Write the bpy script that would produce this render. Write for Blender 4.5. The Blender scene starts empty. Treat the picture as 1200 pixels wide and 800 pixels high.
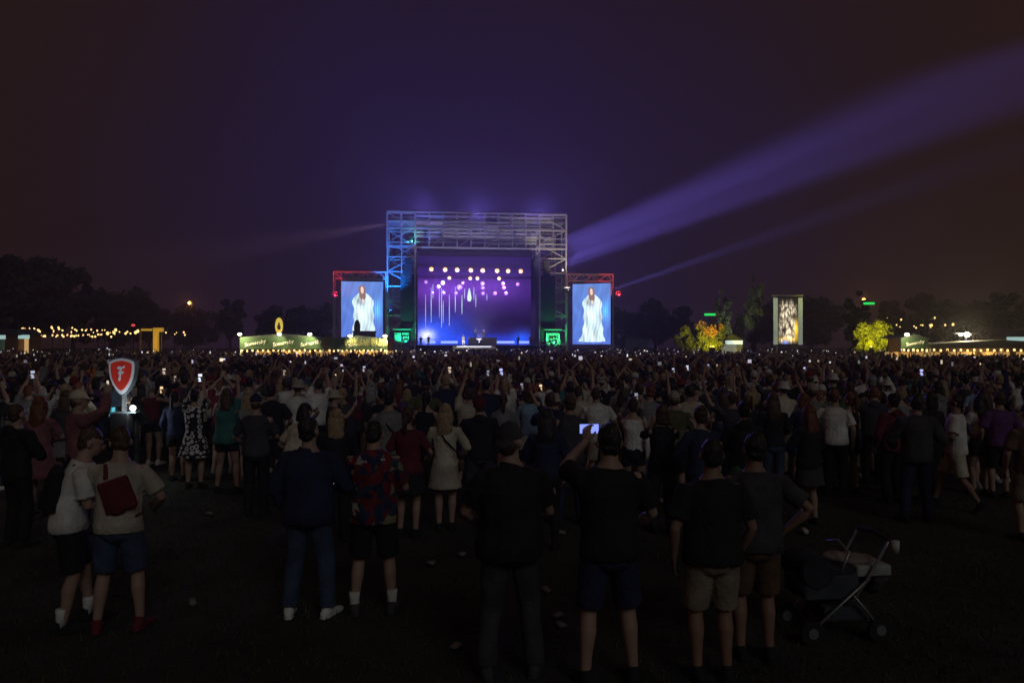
import bpy, math, random
import numpy as np
from mathutils import Vector, Matrix, Euler
random.seed(7); rng = np.random.default_rng(7)
R = math.radians
scene = bpy.context.scene
col = scene.collection

# ------------------------------------------------------------------ camera, sky, sun, exposure
HC, FPX, HORIZ = 2.45, 857.0, 405.0
cam_d = bpy.data.cameras.new('camera'); cam = bpy.data.objects.new('camera', cam_d); col.objects.link(cam)
cam.location = (0, 0, HC); cam.rotation_euler = (R(90) + math.atan((HORIZ-400)/FPX), 0, 0)
cam_d.sensor_width = 36; cam_d.lens = 36*FPX/1200; cam_d.clip_start = .05; cam_d.clip_end = 3000
scene.camera = cam
SUN_EL, SUN_AZ = R(32), R(155)            # weak site floodlight glow from behind the audience
world = bpy.data.worlds.new('World'); scene.world = world; world.use_nodes = True
wn = world.node_tree; wn.nodes.clear()
def nd(nt, t, **k):
    n = nt.nodes.new(t)
    for a, b in k.items(): setattr(n, a, b)
    return n
sky = nd(wn, 'ShaderNodeTexSky', sky_type='NISHITA'); sky.sun_disc = False
sky.sun_elevation = R(-9); sky.sun_rotation = SUN_AZ
bg1 = nd(wn, 'ShaderNodeBackground'); bg1.inputs[1].default_value = .05
wn.links.new(sky.outputs[0], bg1.inputs[0])
tc = nd(wn, 'ShaderNodeTexCoord')
dotn = nd(wn, 'ShaderNodeVectorMath', operation='DOT_PRODUCT'); dotn.inputs[1].default_value = Vector((-.05, 1, .17)).normalized()
wn.links.new(tc.outputs['Generated'], dotn.inputs[0])
nz = nd(wn, 'ShaderNodeTexNoise'); nz.inputs['Scale'].default_value = 2.2; nz.inputs['Detail'].default_value = 4
wn.links.new(tc.outputs['Generated'], nz.inputs['Vector'])
mad = nd(wn, 'ShaderNodeMath', operation='MULTIPLY_ADD'); mad.inputs[1].default_value = .13; mad.inputs[2].default_value = -.065
wn.links.new(nz.outputs['Fac'], mad.inputs[0])
addn = nd(wn, 'ShaderNodeMath', operation='ADD'); wn.links.new(dotn.outputs['Value'], addn.inputs[0]); wn.links.new(mad.outputs[0], addn.inputs[1])
ramp = nd(wn, 'ShaderNodeValToRGB'); ramp.color_ramp.interpolation = 'B_SPLINE'
els = ramp.color_ramp.elements
els[0].position = .55; els[0].color = (.0220, .0100, .0052, 1)
els[1].position = 1.0; els[1].color = (.0155, .0088, .0350, 1)
for p_, c_ in ((.78, (.0200, .0092, .0062)), (.89, (.0170, .0082, .0098)), (.955, (.0150, .0080, .0190))):
    e = els.new(p_); e.color = (*c_, 1)
wn.links.new(addn.outputs[0], ramp.inputs[0])
bg2 = nd(wn, 'ShaderNodeBackground'); bg2.inputs[1].default_value = 1.0
wn.links.new(ramp.outputs[0], bg2.inputs[0])
adds = nd(wn, 'ShaderNodeAddShader'); wn.links.new(bg1.outputs[0], adds.inputs[0]); wn.links.new(bg2.outputs[0], adds.inputs[1])
wo = nd(wn, 'ShaderNodeOutputWorld'); wn.links.new(adds.outputs[0], wo.inputs[0])
sl = bpy.data.lights.new('sun', 'SUN'); sl.energy = .165; sl.angle = R(25); sl.color = (.86, .91, .95)
so = bpy.data.objects.new('sun', sl); col.objects.link(so)
sd = Vector((math.cos(SUN_EL)*math.sin(SUN_AZ), math.cos(SUN_EL)*math.cos(SUN_AZ), math.sin(SUN_EL)))
so.rotation_euler = sd.to_track_quat('Z', 'Y').to_euler()
vs = scene.view_settings; vs.view_transform = 'Standard'; vs.look = 'None'; vs.exposure = 0; vs.gamma = 1; vs.use_curve_mapping = False
scene.cycles.max_bounces = 4; scene.cycles.diffuse_bounces = 2; scene.cycles.glossy_bounces = 2
scene.cycles.volume_bounces = 0; scene.cycles.use_denoising = True
scene.cycles.sample_clamp_indirect = 2.0; scene.cycles.caustics_reflective = False; scene.cycles.caustics_refractive = False

# ------------------------------------------------------------------ helpers
def P(px, py, d): return Vector(((px-600)/FPX*d, d, HC+(HORIZ-py)/FPX*d))
def G(px, d): return Vector(((px-600)/FPX*d, d, 0))
def dfeet(y): return FPX*HC/(y-HORIZ)

MATS = {}
def mat(key, base=(.5, .5, .5), rough=.8, metal=0, var=.25, scale=6, bump=.0, bscale=40, emit=None, estr=1.0, sample=True):
    if key in MATS: return MATS[key]
    m = bpy.data.materials.new(key); m.use_nodes = True; nt = m.node_tree
    b = nt.nodes['Principled BSDF']; b.inputs['Roughness'].default_value = rough; b.inputs['Metallic'].default_value = metal
    b.inputs['Base Color'].default_value = (*base, 1)
    t = nd(nt, 'ShaderNodeTexCoord')
    if var:
        n = nd(nt, 'ShaderNodeTexNoise'); n.inputs['Scale'].default_value = scale; n.inputs['Detail'].default_value = 4
        nt.links.new(t.outputs['Object'], n.inputs['Vector'])
        r = nd(nt, 'ShaderNodeValToRGB'); r.color_ramp.elements[0].position = .3; r.color_ramp.elements[1].position = .7
        r.color_ramp.elements[0].color = (*[c*(1-var) for c in base], 1); r.color_ramp.elements[1].color = (*[min(1, c*(1+var)) for c in base], 1)
        nt.links.new(n.outputs['Fac'], r.inputs[0]); nt.links.new(r.outputs[0], b.inputs['Base Color'])
    if bump:
        n2 = nd(nt, 'ShaderNodeTexNoise'); n2.inputs['Scale'].default_value = bscale; n2.inputs['Detail'].default_value = 3
        nt.links.new(t.outputs['Object'], n2.inputs['Vector'])
        bu = nd(nt, 'ShaderNodeBump'); bu.inputs['Strength'].default_value = bump; bu.inputs['Distance'].default_value = .02
        nt.links.new(n2.outputs['Fac'], bu.inputs['Height']); nt.links.new(bu.outputs[0], b.inputs['Normal'])
    if emit:
        b.inputs['Emission Color'].default_value = (*emit, 1); b.inputs['Emission Strength'].default_value = estr
        if not sample: m.cycles.emission_sampling = 'NONE'
    MATS[key] = m; return m
def mat_attr(key, emission=0.0, rough=.85, sample=True):
    if key in MATS: return MATS[key]
    m = bpy.data.materials.new(key); m.use_nodes = True; nt = m.node_tree; b = nt.nodes['Principled BSDF']
    a = nd(nt, 'ShaderNodeAttribute', attribute_name='Col'); b.inputs['Roughness'].default_value = rough
    if emission:
        b.inputs['Base Color'].default_value = (.01, .01, .012, 1); b.inputs['Specular IOR Level'].default_value = 0
        nt.links.new(a.outputs['Color'], b.inputs['Emission Color']); b.inputs['Emission Strength'].default_value = emission
        if not sample: m.cycles.emission_sampling = 'NONE'
    else: nt.links.new(a.outputs['Color'], b.inputs['Base Color'])
    MATS[key] = m; return m
def mat_pattern(key, kind):
    if key in MATS: return MATS[key]
    m = bpy.data.materials.new(key); m.use_nodes = True; nt = m.node_tree; b = nt.nodes['Principled BSDF']; b.inputs['Roughness'].default_value = .8
    t = nd(nt, 'ShaderNodeTexCoord')
    if kind == 'tropical':
        wv = nd(nt, 'ShaderNodeTexNoise'); wv.inputs['Scale'].default_value = 9; nt.links.new(t.outputs['Object'], wv.inputs['Vector'])
        mx = nd(nt, 'ShaderNodeMix', data_type='RGBA'); mx.inputs['Factor'].default_value = .12
        nt.links.new(t.outputs['Object'], mx.inputs['A']); nt.links.new(wv.outputs['Color'], mx.inputs['B'])
        v = nd(nt, 'ShaderNodeTexVoronoi'); v.inputs['Scale'].default_value = 15; nt.links.new(mx.outputs['Result'], v.inputs['Vector'])
        sp = nd(nt, 'ShaderNodeSeparateColor'); nt.links.new(v.outputs['Color'], sp.inputs[0])
        r = nd(nt, 'ShaderNodeValToRGB'); r.color_ramp.interpolation = 'CONSTANT'
        cols = [(0, (.14, .008, .012)), (.28, (.01, .012, .05)), (.42, (.012, .05, .08)), (.55, (.17, .012, .016)), (.74, (.28, .25, .14)), (.82, (.015, .025, .07)), (.93, (.36, .38, .36))]
        r.color_ramp.elements[0].color = (*cols[0][1], 1); r.color_ramp.elements[1].position = cols[1][0]; r.color_ramp.elements[1].color = (*cols[1][1], 1)
        for p, c in cols[2:]: r.color_ramp.elements.new(p).color = (*c, 1)
        nt.links.new(sp.outputs[0], r.inputs[0]); nt.links.new(r.outputs[0], b.inputs['Base Color'])
    elif kind == 'floral':
        v = nd(nt, 'ShaderNodeTexVoronoi'); v.inputs['Scale'].default_value = 11; v.inputs['Randomness'].default_value = .45
        nt.links.new(t.outputs['Object'], v.inputs['Vector'])
        r = nd(nt, 'ShaderNodeValToRGB'); r.color_ramp.interpolation = 'CONSTANT'
        r.color_ramp.elements[0].color = (.01, .01, .015, 1); r.color_ramp.elements[1].position = .22; r.color_ramp.elements[1].color = (.75, .75, .72, 1)
        r.color_ramp.elements.new(.48).color = (.012, .012, .018, 1)
        nt.links.new(v.outputs['Distance'], r.inputs[0]); nt.links.new(r.outputs[0], b.inputs['Base Color'])
    elif kind == 'stripes':
        w = nd(nt, 'ShaderNodeTexWave', wave_type='BANDS', bands_direction='Z'); w.inputs['Scale'].default_value = 6
        nt.links.new(t.outputs['Object'], w.inputs['Vector'])
        r = nd(nt, 'ShaderNodeValToRGB'); r.color_ramp.interpolation = 'CONSTANT'
        r.color_ramp.elements[0].color = (.02, .025, .06, 1); r.color_ramp.elements[1].position = .5; r.color_ramp.elements[1].color = (.6, .6, .58, 1)
        nt.links.new(w.outputs['Fac'], r.inputs[0]); nt.links.new(r.outputs[0], b.inputs['Base Color'])
    MATS[key] = m; return m

class MB:
    def __init__(s): s.v = []; s.f = []
    def quad_ring(s, rings, cap0=None, cap1=None):
        b = len(s.v); n = len(rings[0])
        for r in rings: s.v += [tuple(p) for p in r]
        for i in range(len(rings)-1):
            for j in range(n):
                k = (j+1) % n
                s.f.append((b+i*n+j, b+i*n+k, b+(i+1)*n+k, b+(i+1)*n+j))
        c0 = cap0 if cap0 is not None else sum((Vector(p) for p in rings[0]), Vector())/n
        c1 = cap1 if cap1 is not None else sum((Vector(p) for p in rings[-1]), Vector())/n
        i0 = len(s.v); s.v.append(tuple(c0)); i1 = len(s.v); s.v.append(tuple(c1))
        e = b+(len(rings)-1)*n
        for j in range(n):
            k = (j+1) % n
            s.f.append((b+k, b+j, i0)); s.f.append((e+j, e+k, i1))
        return s
    def tube(s, pts, rad, n=12, hint=None, rnd=.6):
        pts = [Vector(p) for p in pts]; rad = [r if isinstance(r, (tuple, list)) else (r, r) for r in rad]
        rings = []; u = None
        for i, p in enumerate(pts):
            d = (pts[min(i+1, len(pts)-1)]-pts[max(i-1, 0)]).normalized()
            if u is None:
                h = Vector(hint) if hint is not None else (Vector((1, 0, 0)) if abs(d.x) < .8 else Vector((0, 1, 0)))
            else: h = u
            u = (h-d*h.dot(d)).normalized(); w = d.cross(u)
            rings.append([p+u*math.cos(2*math.pi*j/n)*rad[i][0]+w*math.sin(2*math.pi*j/n)*rad[i][1] for j in range(n)])
        d0 = (pts[1]-pts[0]).normalized(); d1 = (pts[-1]-pts[-2]).normalized()
        return s.quad_ring(rings, pts[0]-d0*min(rad[0])*rnd, pts[-1]+d1*min(rad[-1])*rnd)
    def ell(s, c, r, M=None, n=12, m=8):
        rings = []
        M = M or Matrix.Identity(4); c = Vector(c)
        for i in range(1, m):
            a = math.pi*i/m
            rings.append([M @ (c+Vector((r[0]*math.sin(a)*math.cos(2*math.pi*j/n), r[1]*math.sin(a)*math.sin(2*math.pi*j/n), -r[2]*math.cos(a)))) for j in range(n)])
        return s.quad_ring(rings, M @ (c+Vector((0, 0, -r[2]))), M @ (c+Vector((0, 0, r[2]))))
    def box(s, lo, hi, M=None):
        b = len(s.v); M = M or Matrix.Identity(4)
        for x in (lo[0], hi[0]):
            for y in (lo[1], hi[1]):
                for z in (lo[2], hi[2]): s.v.append(tuple(M @ Vector((x, y, z))))
        for q in ((0, 1, 3, 2), (4, 6, 7, 5), (0, 4, 5, 1), (2, 3, 7, 6), (0, 2, 6, 4), (1, 5, 7, 3)): s.f.append(tuple(b+i for i in q))
        return s
    def prism(s, poly, y0, y1):                      # outline in the XZ plane, extruded along Y
        b = len(s.v); n = len(poly)
        s.v += [(p[0], y0, p[1]) for p in poly]+[(p[0], y1, p[1]) for p in poly]
        s.f.append(tuple(range(b, b+n))); s.f.append(tuple(reversed(range(b+n, b+2*n))))
        for j in range(n): k = (j+1) % n; s.f.append((b+k, b+j, b+n+j, b+n+k))
        return s
    def mesh(s, name='mesh', smooth=False):
        me = bpy.data.meshes.new(name); me.from_pydata(s.v, [], s.f); me.update()
        me.materials.append(None)
        if smooth: me.polygons.foreach_set('use_smooth', [True]*len(me.polygons))
        return me
def link(name, me, m=None, parent=None, M=None):
    o = bpy.data.objects.new(name, me); col.objects.link(o)
    if parent is not None: o.parent = parent
    if M is not None:
        if parent is not None: o.matrix_local = M
        else: o.matrix_world = M
    if m is not None:
        o.material_slots[0].link = 'OBJECT'; o.material_slots[0].material = m
    return o
def empty(name, loc=(0, 0, 0), rz=0, M=None):
    o = bpy.data.objects.new(name, None); col.objects.link(o); o.empty_display_size = .1
    if M is not None: o.matrix_world = M
    else: o.location = loc; o.rotation_euler = (0, 0, rz)
    return o
def tag(o, label, cat, group=None):
    o['label'] = label; o['category'] = cat
    if group: o['group'] = group
    return o
def lamp(loc, target, power, color, deg=None, blend=.3, parent=None, size=.15):
    l = bpy.data.lights.new('lamp_light', 'SPOT' if deg else 'POINT'); l.energy = power; l.color = color; l.shadow_soft_size = size
    if deg: l.spot_size = R(deg); l.spot_blend = blend
    o = bpy.data.objects.new('lamp_light', l); col.objects.link(o)
    loc = Vector(loc); o.location = loc
    if target is not None: o.rotation_euler = (Vector(target)-loc).to_track_quat('-Z', 'Y').to_euler()
    if parent is not None:
        bpy.context.view_layer.update()
        o.parent = parent; o.matrix_parent_inverse = parent.matrix_world.inverted()
    return o
WORK = bpy.data.scenes.new('workbench')
def remesh(mb, voxel=.01, dec=.35, smooth=3, wrinkle=0.0, wfreq=22, seed=0):
    me = bpy.data.meshes.new('tmp'); me.from_pydata(mb.v, [], mb.f); me.update()
    o = bpy.data.objects.new('tmp', me); WORK.collection.objects.link(o)
    md = o.modifiers.new('r', 'REMESH'); md.mode = 'VOXEL'; md.voxel_size = voxel; md.adaptivity = 0
    ms = o.modifiers.new('s', 'SMOOTH'); ms.factor = .5; ms.iterations = smooth
    if dec < 1: mdd = o.modifiers.new('d', 'DECIMATE'); mdd.ratio = dec
    with bpy.context.temp_override(scene=WORK, view_layer=WORK.view_layers[0]): dg = bpy.context.evaluated_depsgraph_get()
    out = bpy.data.meshes.new_from_object(o.evaluated_get(dg))
    bpy.data.objects.remove(o); bpy.data.meshes.remove(me)
    n = len(out.vertices)
    if wrinkle:
        co = np.empty(n*3, np.float32); out.vertices.foreach_get('co', co); co = co.reshape(-1, 3)
        no = np.empty(n*3, np.float32); out.vertices.foreach_get('normal', no); no = no.reshape(-1, 3)
        rg = np.random.default_rng(seed); d = np.zeros(n)
        for k in range(6):
            f = rg.normal(size=3)*wfreq*(.5+.35*k); f[2] *= .55
            d += np.sin(co @ f+rg.uniform(0, 6)+1.5*np.sin(co @ (f[[1, 2, 0]]*.5)))/(1+.5*k)
        co += no*(d*wrinkle/2.2)[:, None]
        out.vertices.foreach_set('co', co.astype(np.float32).ravel())
    out.polygons.foreach_set('use_smooth', [True]*len(out.polygons)); out.materials.clear(); out.materials.append(None); out.update()
    return out

UNIT_BEAM = MB().box((-.5, -.5, 0), (.5, .5, 1)).mesh('beam')
UNIT_TUBE = MB().tube([(0, 0, 0), (0, 0, 1)], [.5, .5], n=8, rnd=0).mesh('tube')
def beam(name, a, b, w, m, parent, h=None, me=None):
    a = Vector(a); b = Vector(b); d = b-a
    q = d.to_track_quat('Z', 'Y') if d.length else None
    M = Matrix.Translation(a) @ q.to_matrix().to_4x4() @ Matrix.Diagonal((w, h or w, d.length, 1))
    return link(name, me or UNIT_BEAM, m, parent, M)
def boxpart(name, lo, hi, m, parent):
    c = [(a+b)/2 for a, b in zip(lo, hi)]; s = [b-a for a, b in zip(lo, hi)]
    M = Matrix.Translation((c[0], c[1], lo[2])) @ Matrix.Diagonal((s[0], s[1], s[2], 1))
    return link(name, UNIT_BEAM, m, parent, M)
def text_mesh(s, size, depth, shear=0.0):
    cu = bpy.data.curves.new('t', 'FONT'); cu.body = s; cu.size = size; cu.extrude = depth; cu.shear = shear; cu.align_x = 'CENTER'; cu.align_y = 'CENTER'
    o = bpy.data.objects.new('t', cu); col.objects.link(o)
    me = bpy.data.meshes.new_from_object(o.evaluated_get(bpy.context.evaluated_depsgraph_get()))
    bpy.data.objects.remove(o); me.materials.clear(); me.materials.append(None); return me
def grid_image(name, w, h, img):
    """flat screen in the XZ plane facing -Y, one quad per pixel of img (rows from the bottom)"""
    ny, nx = img.shape[:2]
    xs = np.linspace(-w/2, w/2, nx+1); zs = np.linspace(0, h, ny+1)
    X, Z = np.meshgrid(xs, zs); v = np.stack([X.ravel(), np.zeros(X.size), Z.ravel()], 1)
    i = np.arange(nx)[None, :]+np.arange(ny)[:, None]*(nx+1)
    q = np.stack([i, i+1, i+nx+2, i+nx+1], -1).reshape(-1, 4)
    return fast_mesh(name, v, q, img.reshape(-1, 3))
def fast_mesh(name, v, q, colr=None):
    me = bpy.data.meshes.new(name); me.vertices.add(len(v)); me.vertices.foreach_set('co', np.asarray(v, np.float32).ravel())
    n = len(q); me.loops.add(n*4); me.polygons.add(n)
    me.loops.foreach_set('vertex_index', np.asarray(q, np.int32).ravel())
    me.polygons.foreach_set('loop_start', np.arange(n, dtype=np.int32)*4)
    me.update(calc_edges=True); me.validate()
    if colr is not None:
        a = me.attributes.new('Col', 'FLOAT_COLOR', 'FACE')
        a.data.foreach_set('color', np.concatenate([colr, np.ones((n, 1))], 1).astype(np.float32).ravel())
    me.materials.append(None); return me

# ------------------------------------------------------------------ ground
gm = mat('field_grass', (.030, .030, .022), .95, var=.6, scale=.9, bump=1.0, bscale=14)
g = MB(); N = 90
for i in range(N+1):
    for j in range(N+1):
        x = -420+840*i/N; y = -120+840*j/N
        g.v.append((x, y, 0))
for i in range(N):
    for j in range(N): a = i*(N+1)+j; g.f.append((a, a+N+1, a+N+2, a+1))
o = link('ground', g.mesh('ground'), gm); o['kind'] = 'structure'

# short trodden grass on the open ground close by
rgg = np.random.default_rng(3); nb_ = 26000
gy = 3.4+10.5*rgg.random(nb_)**1.4; gx = rgg.uniform(-.78, .78, nb_)*gy
ga = rgg.uniform(0, 6.28, nb_); gh = rgg.uniform(.015, .055, nb_); gw = rgg.uniform(.004, .009, nb_); lx = rgg.normal(0, .02, nb_); ly = rgg.normal(0, .02, nb_)
ux, uy = np.cos(ga)*gw, np.sin(ga)*gw
gv = np.stack([np.stack([gx-ux, gy-uy, 0*gx], 1), np.stack([gx+ux, gy+uy, 0*gx], 1), np.stack([gx+lx+ux*.3, gy+ly+uy*.3, gh], 1), np.stack([gx+lx-ux*.3, gy+ly-uy*.3, gh], 1)], 1).reshape(-1, 3)
o = link('grass', fast_mesh('grass', gv, np.arange(nb_*4).reshape(-1, 4)), mat('grass_blade', (.045, .055, .02), .8, var=.5, scale=2)); o['kind'] = 'stuff'
# ------------------------------------------------------------------ stage (local frame: x along the front, y back, z up)
SD = 130.0
MS = Matrix.Translation(((560-600)/FPX*SD, SD, 0)) @ Matrix.Rotation(R(6), 4, 'Z')
def S(x, y, z): return MS @ Vector((x, y, z))
steel = mat('galvanised_steel', (.42, .42, .44), .45, .6, var=.15)
dark = mat('black_scrim', (.015, .015, .017), .9, var=.2)
black_metal = mat('black_metal', (.02, .02, .022), .5, .3, var=.1)
def lattice(root, name0, x0, x1, y0, y1, z0, z1, step, w, m):
    cs = [(x0, y0), (x1, y0), (x1, y1), (x0, y1)]
    for c in cs: beam('post', (*c, z0), (*c, z1), w, m, root)
    n = max(1, round((z1-z0)/step)); k = 0
    for i in range(n+1):
        z = z0+(z1-z0)*i/n
        if i == 0: z += .1
        for a, b in zip(cs, cs[1:]+cs[:1]): beam('ledger', (*a, z), (*b, z), w*.7, m, root)
    for i in range(n):
        za = z0+(z1-z0)*i/n; zb = z0+(z1-z0)*(i+1)/n
        for s, (a, b) in enumerate(zip(cs, cs[1:]+cs[:1])):
            if (i+s) % 2: a, b = b, a
            beam('brace', (*a, za), (*b, zb), w*.5, m, root)
def stage_thing(name, label, cat, group=None, x=0, y=0, z=0, rz=0):
    o = empty(name, M=MS @ Matrix.Translation((x, y, z)) @ Matrix.Rotation(rz, 4, 'Z')); return tag(o, label, cat, group)
ZT = 26.0
t = stage_thing('scaffold_tower', 'tall lattice scaffold tower washed in blue and cyan light at one stage side', 'tower', x=-13.5)
lattice(t, '', -2.4, 2.4, 0, 4.5, 0, ZT-.2, 2.6, .24, steel)
beam('post', (.1, -.15, 0), (.1, -.15, ZT-.2), .2, steel, t)
t = stage_thing('scaffold_tower', 'tall lattice scaffold tower lit pale warm white at the other stage side', 'tower', x=13.5)
lattice(t, '', -2.4, 2.4, 0, 4.5, 0, ZT-.2, 2.6, .24, steel)
for sx, lab in ((-13.5, 'dark rear scaffold tower carrying the stage roof behind the blue lit tower'), (13.5, 'rear scaffold tower carrying the stage roof behind the pale lit tower')):
    t = stage_thing('scaffold_tower', lab, 'tower', x=sx, y=11)
    lattice(t, '', -2.2, 2.2, 0, 4, 0, ZT-2, 3.2, .22, steel)
# roof with louvred header
panel_m = mat('roof_cladding', (.40, .40, .44), .6, .2, var=.3, scale=1.5)
t = stage_thing('stage_roof', 'wide stage roof with louvred grey header panels above the performers', 'stage roof')
rb = MB().box((-16, 1.2, ZT-1.3), (16, 15, ZT-1.0))
link('roof_deck', rb.mesh(), mat('roof_sheet', (.10, .10, .11), .7), t)
for z in (ZT, ZT-2.9, ZT-6.2): beam('chord', (-16, 0, z), (16, 0, z), .26, steel, t)
for z in (ZT-.6, ZT-4.4): beam('chord', (-11, -.1, z), (16, -.1, z), .12, steel, t)
nb = 13
for i in range(nb+1):
    x = -16+32*i/nb
    beam('post', (x, 0, ZT-6.2), (x, 0, ZT), .17, steel, t)
    beam('purlin', (x, 0.1, ZT-.5), (x, 15, ZT-1.4), .2, steel, t)
for i in range(2, nb-1):
    xa = -16+32*i/nb+.12; xb = -16+32*(i+1)/nb-.12
    for k in range(9):
        z = ZT-.55-k*.56
        if abs(z-(ZT-2.9)) < .2: continue
        if random.random() < .06: continue
        hh = .40*random.uniform(.7, 1.05)
        boxpart('louvre_panel', (xa, .25+random.uniform(0, .1), z-hh), (xb, .33+random.uniform(.1, .2), z), panel_m, t)
    if i % 2: beam('brace', (xa, .1, ZT-6.2), (xb, .1, ZT-4.4), .1, steel, t)
# inner side walls (black scrim) and deck
t = stage_thing('stage_deck', 'wide black stage deck with bright white front edge behind the crowd', 'stage')
boxpart('platform', (-15.5, .3, 0), (15.5, 14, 2.5), dark, t)
white_strip = mat('edge_light', (.8, .8, .8), .5, var=0, emit=(.75, .8, 1), estr=1.1, sample=False)
for a, b, s in ((-9.5, -7.5, 0), (-6.5, -3.3, 0), (2.2, 7.6, 0), (8.4, 10.4, 0)):
    boxpart('light_strip', (a, 9.5, 2.9), (b, 9.7, 3.35), mat('strip_blue', (.5, .6, 1), .5, var=0, emit=(.35, .5, 1), estr=1.1, sample=False), t)
boxpart('catwalk', (-4.5, -2.2, 1.9), (3, .2, 2.42), mat('catwalk', (.5, .48, .42), .6), t)
boxpart('light_strip', (-3.8, -2.3, 2.2), (2.2, -2.22, 2.4), white_strip, t)
for sx in (-1, 1):
    t = stage_thing('side_scrim', 'black cloth scrim closing the stage side by the %s' % ('blue tower' if sx < 0 else 'pale tower'), 'curtain')
    mb = MB(); n = 28; rr = []
    for i in range(n+1):
        y = .6+11*i/n; xx = sx*(11+.12*math.sin(i*1.9)); rr.append((xx, y))
    for (x, y) in rr: mb.v += [(x, y, 2.6), (x, y, ZT-7), (x+.06, y, 2.6), (x+.06, y, ZT-7)]
    for i in range(n):
        b = i*4; mb.f += [(b, b+4, b+5, b+1), (b+2, b+3, b+7, b+6)]
    link('cloth', mb.mesh(), mat('scrim_cloth', (.06, .055, .07), .9), t)
    t = stage_thing('tower_banner', 'dark scrim hung on the lower front of the %s tower' % ('blue lit' if sx < 0 else 'pale lit'), 'banner', x=sx*13.5)
    boxpart('cloth', ((-.1 if sx < 0 else -2.2), -.3, 3.2), ((2.3 if sx < 0 else .4), -.25, ZT-11), dark, t)
# LED back wall: violet lamp glow and blue haze painted into its picture
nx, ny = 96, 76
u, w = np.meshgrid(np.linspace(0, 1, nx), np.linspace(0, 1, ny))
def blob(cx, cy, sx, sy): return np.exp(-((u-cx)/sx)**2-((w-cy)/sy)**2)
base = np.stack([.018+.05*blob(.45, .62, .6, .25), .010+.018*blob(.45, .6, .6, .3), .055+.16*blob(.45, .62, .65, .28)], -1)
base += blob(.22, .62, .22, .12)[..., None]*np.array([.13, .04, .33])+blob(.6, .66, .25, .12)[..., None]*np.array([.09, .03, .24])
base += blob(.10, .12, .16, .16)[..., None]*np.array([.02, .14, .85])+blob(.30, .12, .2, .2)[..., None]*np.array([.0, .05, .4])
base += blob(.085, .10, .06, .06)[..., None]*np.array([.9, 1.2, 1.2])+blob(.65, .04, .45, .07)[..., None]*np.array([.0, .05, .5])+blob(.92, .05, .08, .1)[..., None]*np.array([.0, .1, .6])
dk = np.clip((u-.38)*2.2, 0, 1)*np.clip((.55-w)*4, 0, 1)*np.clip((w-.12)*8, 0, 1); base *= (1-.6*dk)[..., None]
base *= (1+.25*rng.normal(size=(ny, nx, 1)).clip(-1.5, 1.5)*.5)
t = stage_thing('led_wall_painted_glow', 'video wall at the back of the stage, violet and blue glow painted in', 'video wall', y=12.5, z=2.6)
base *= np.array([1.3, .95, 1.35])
link('screen', grid_image('led', 22.4, 17.2, base.clip(0, 2)), mat_attr('led_picture_painted_glow', 1.0, sample=False), t)
boxpart('housing', (-11.2, .1, 0), (11.2, .5, 17.2), dark, t)
# hanging light tubes
def tube_light(x, z0, z1, c, e):
    t = stage_thing('light_tube', 'thin vertical white light tube hanging in front of the video wall', 'light tube', 'light tubes hanging over the stage', x=x, y=10+random.uniform(-1, 1), z=z0)
    link('tube', MB().tube([(0, 0, 0), (0, 0, (z1-z0)*.5), (0, 0, z1-z0)], [.03, .07, .04], n=6).mesh(), mat('tube_'+c, (.8, .8, .8), .5, var=0, emit={'w': (.55, .7, 1), 'v': (.5, .45, 1), 'g': (.6, 1, .8)}[c], estr=e, sample=False), t)
    beam('cable', (0, 0, z1-z0), (0, 0, 17.5-z0), .04, black_metal, t)
for (px, ya, yb, c) in ((505.5, 385, 345, 'v'), (512, 378, 338, 'w'), (514, 350, 333, 'w'), (521.5, 372, 336, 'v'), (524, 384, 338, 'w'), (526, 378, 352, 'v'), (533, 382, 345, 'v'), (540, 366, 336, 'w'), (548, 368, 345, 'g'), (551, 350, 338, 'w'), (561.5, 352, 337, 'w'), (564, 360, 345, 'w'), (577, 352, 344, 'w')):
    d = SD+10; x = (px-600)/FPX*d-MS.translation.x
    tube_light(x, HC+(HORIZ-yb)/FPX*d-(yb-ya)/FPX*d*-1 if False else HC+(HORIZ-ya)/FPX*d, HC+(HORIZ-yb)/FPX*d, c, 1.0)
t = stage_thing('light_sculpture', 'pale green glowing teardrop lantern hanging above the stage centre', 'lantern', x=-1.1, y=9, z=11.0)
link('lantern', MB().tube([(0, 0, 0), (0, 0, .5), (0, 0, 1.4), (0, 0, 2.3)], [.3, .42, .25, .06], n=10).mesh(smooth=True), mat('lantern', (.8, .9, .8), .5, var=0, emit=(.7, 1, .75), estr=1.2, sample=False), t)
beam('cable', (0, 0, 2.3), (0, 0, 6.5), .05, black_metal, t)
# rig of stage lights
for (yy, zz, x0, x1, tl) in ((3.5, 18.9, -10.8, 10.8, 'topmost lighting truss across the stage, carrying the long amber row'), (5.5, 16.6, -10.8, 10.8, 'middle lighting truss across the stage, carrying violet lights'), (7, 14.6, -10.8, 10.8, 'lowest lighting truss across the stage, above the light tubes')):
    t = stage_thing('lighting_truss', tl, 'truss')
    for dy, dz in ((0, 0), (.4, 0), (.2, .4)): beam('chord', (x0, yy+dy, zz+.5+dz), (x1, yy+dy, zz+.5+dz), .09, black_metal, t)
    for i in range(24):
        x = x0+(x1-x0)*i/24; beam('brace', (x, yy, zz+.5), (x+.45, yy+.2, zz+.9), .06, black_metal, t); beam('brace', (x+.45, yy+.2, zz+.9), (x+.9, yy+.4, zz+.5), .06, black_metal, t)
    for x in (x0+1, 0, x1-1): beam('hoist_chain', (x, yy+.2, zz+.9), (x, yy+.2, ZT-1.4), .05, black_metal, t)
LENS_GLOW = MB().ell((0, 0, 0), (.5, .16, .5), n=14, m=8).mesh(smooth=True)  # oversized lens disc, the lamp's halo put into its shape and colour
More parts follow.
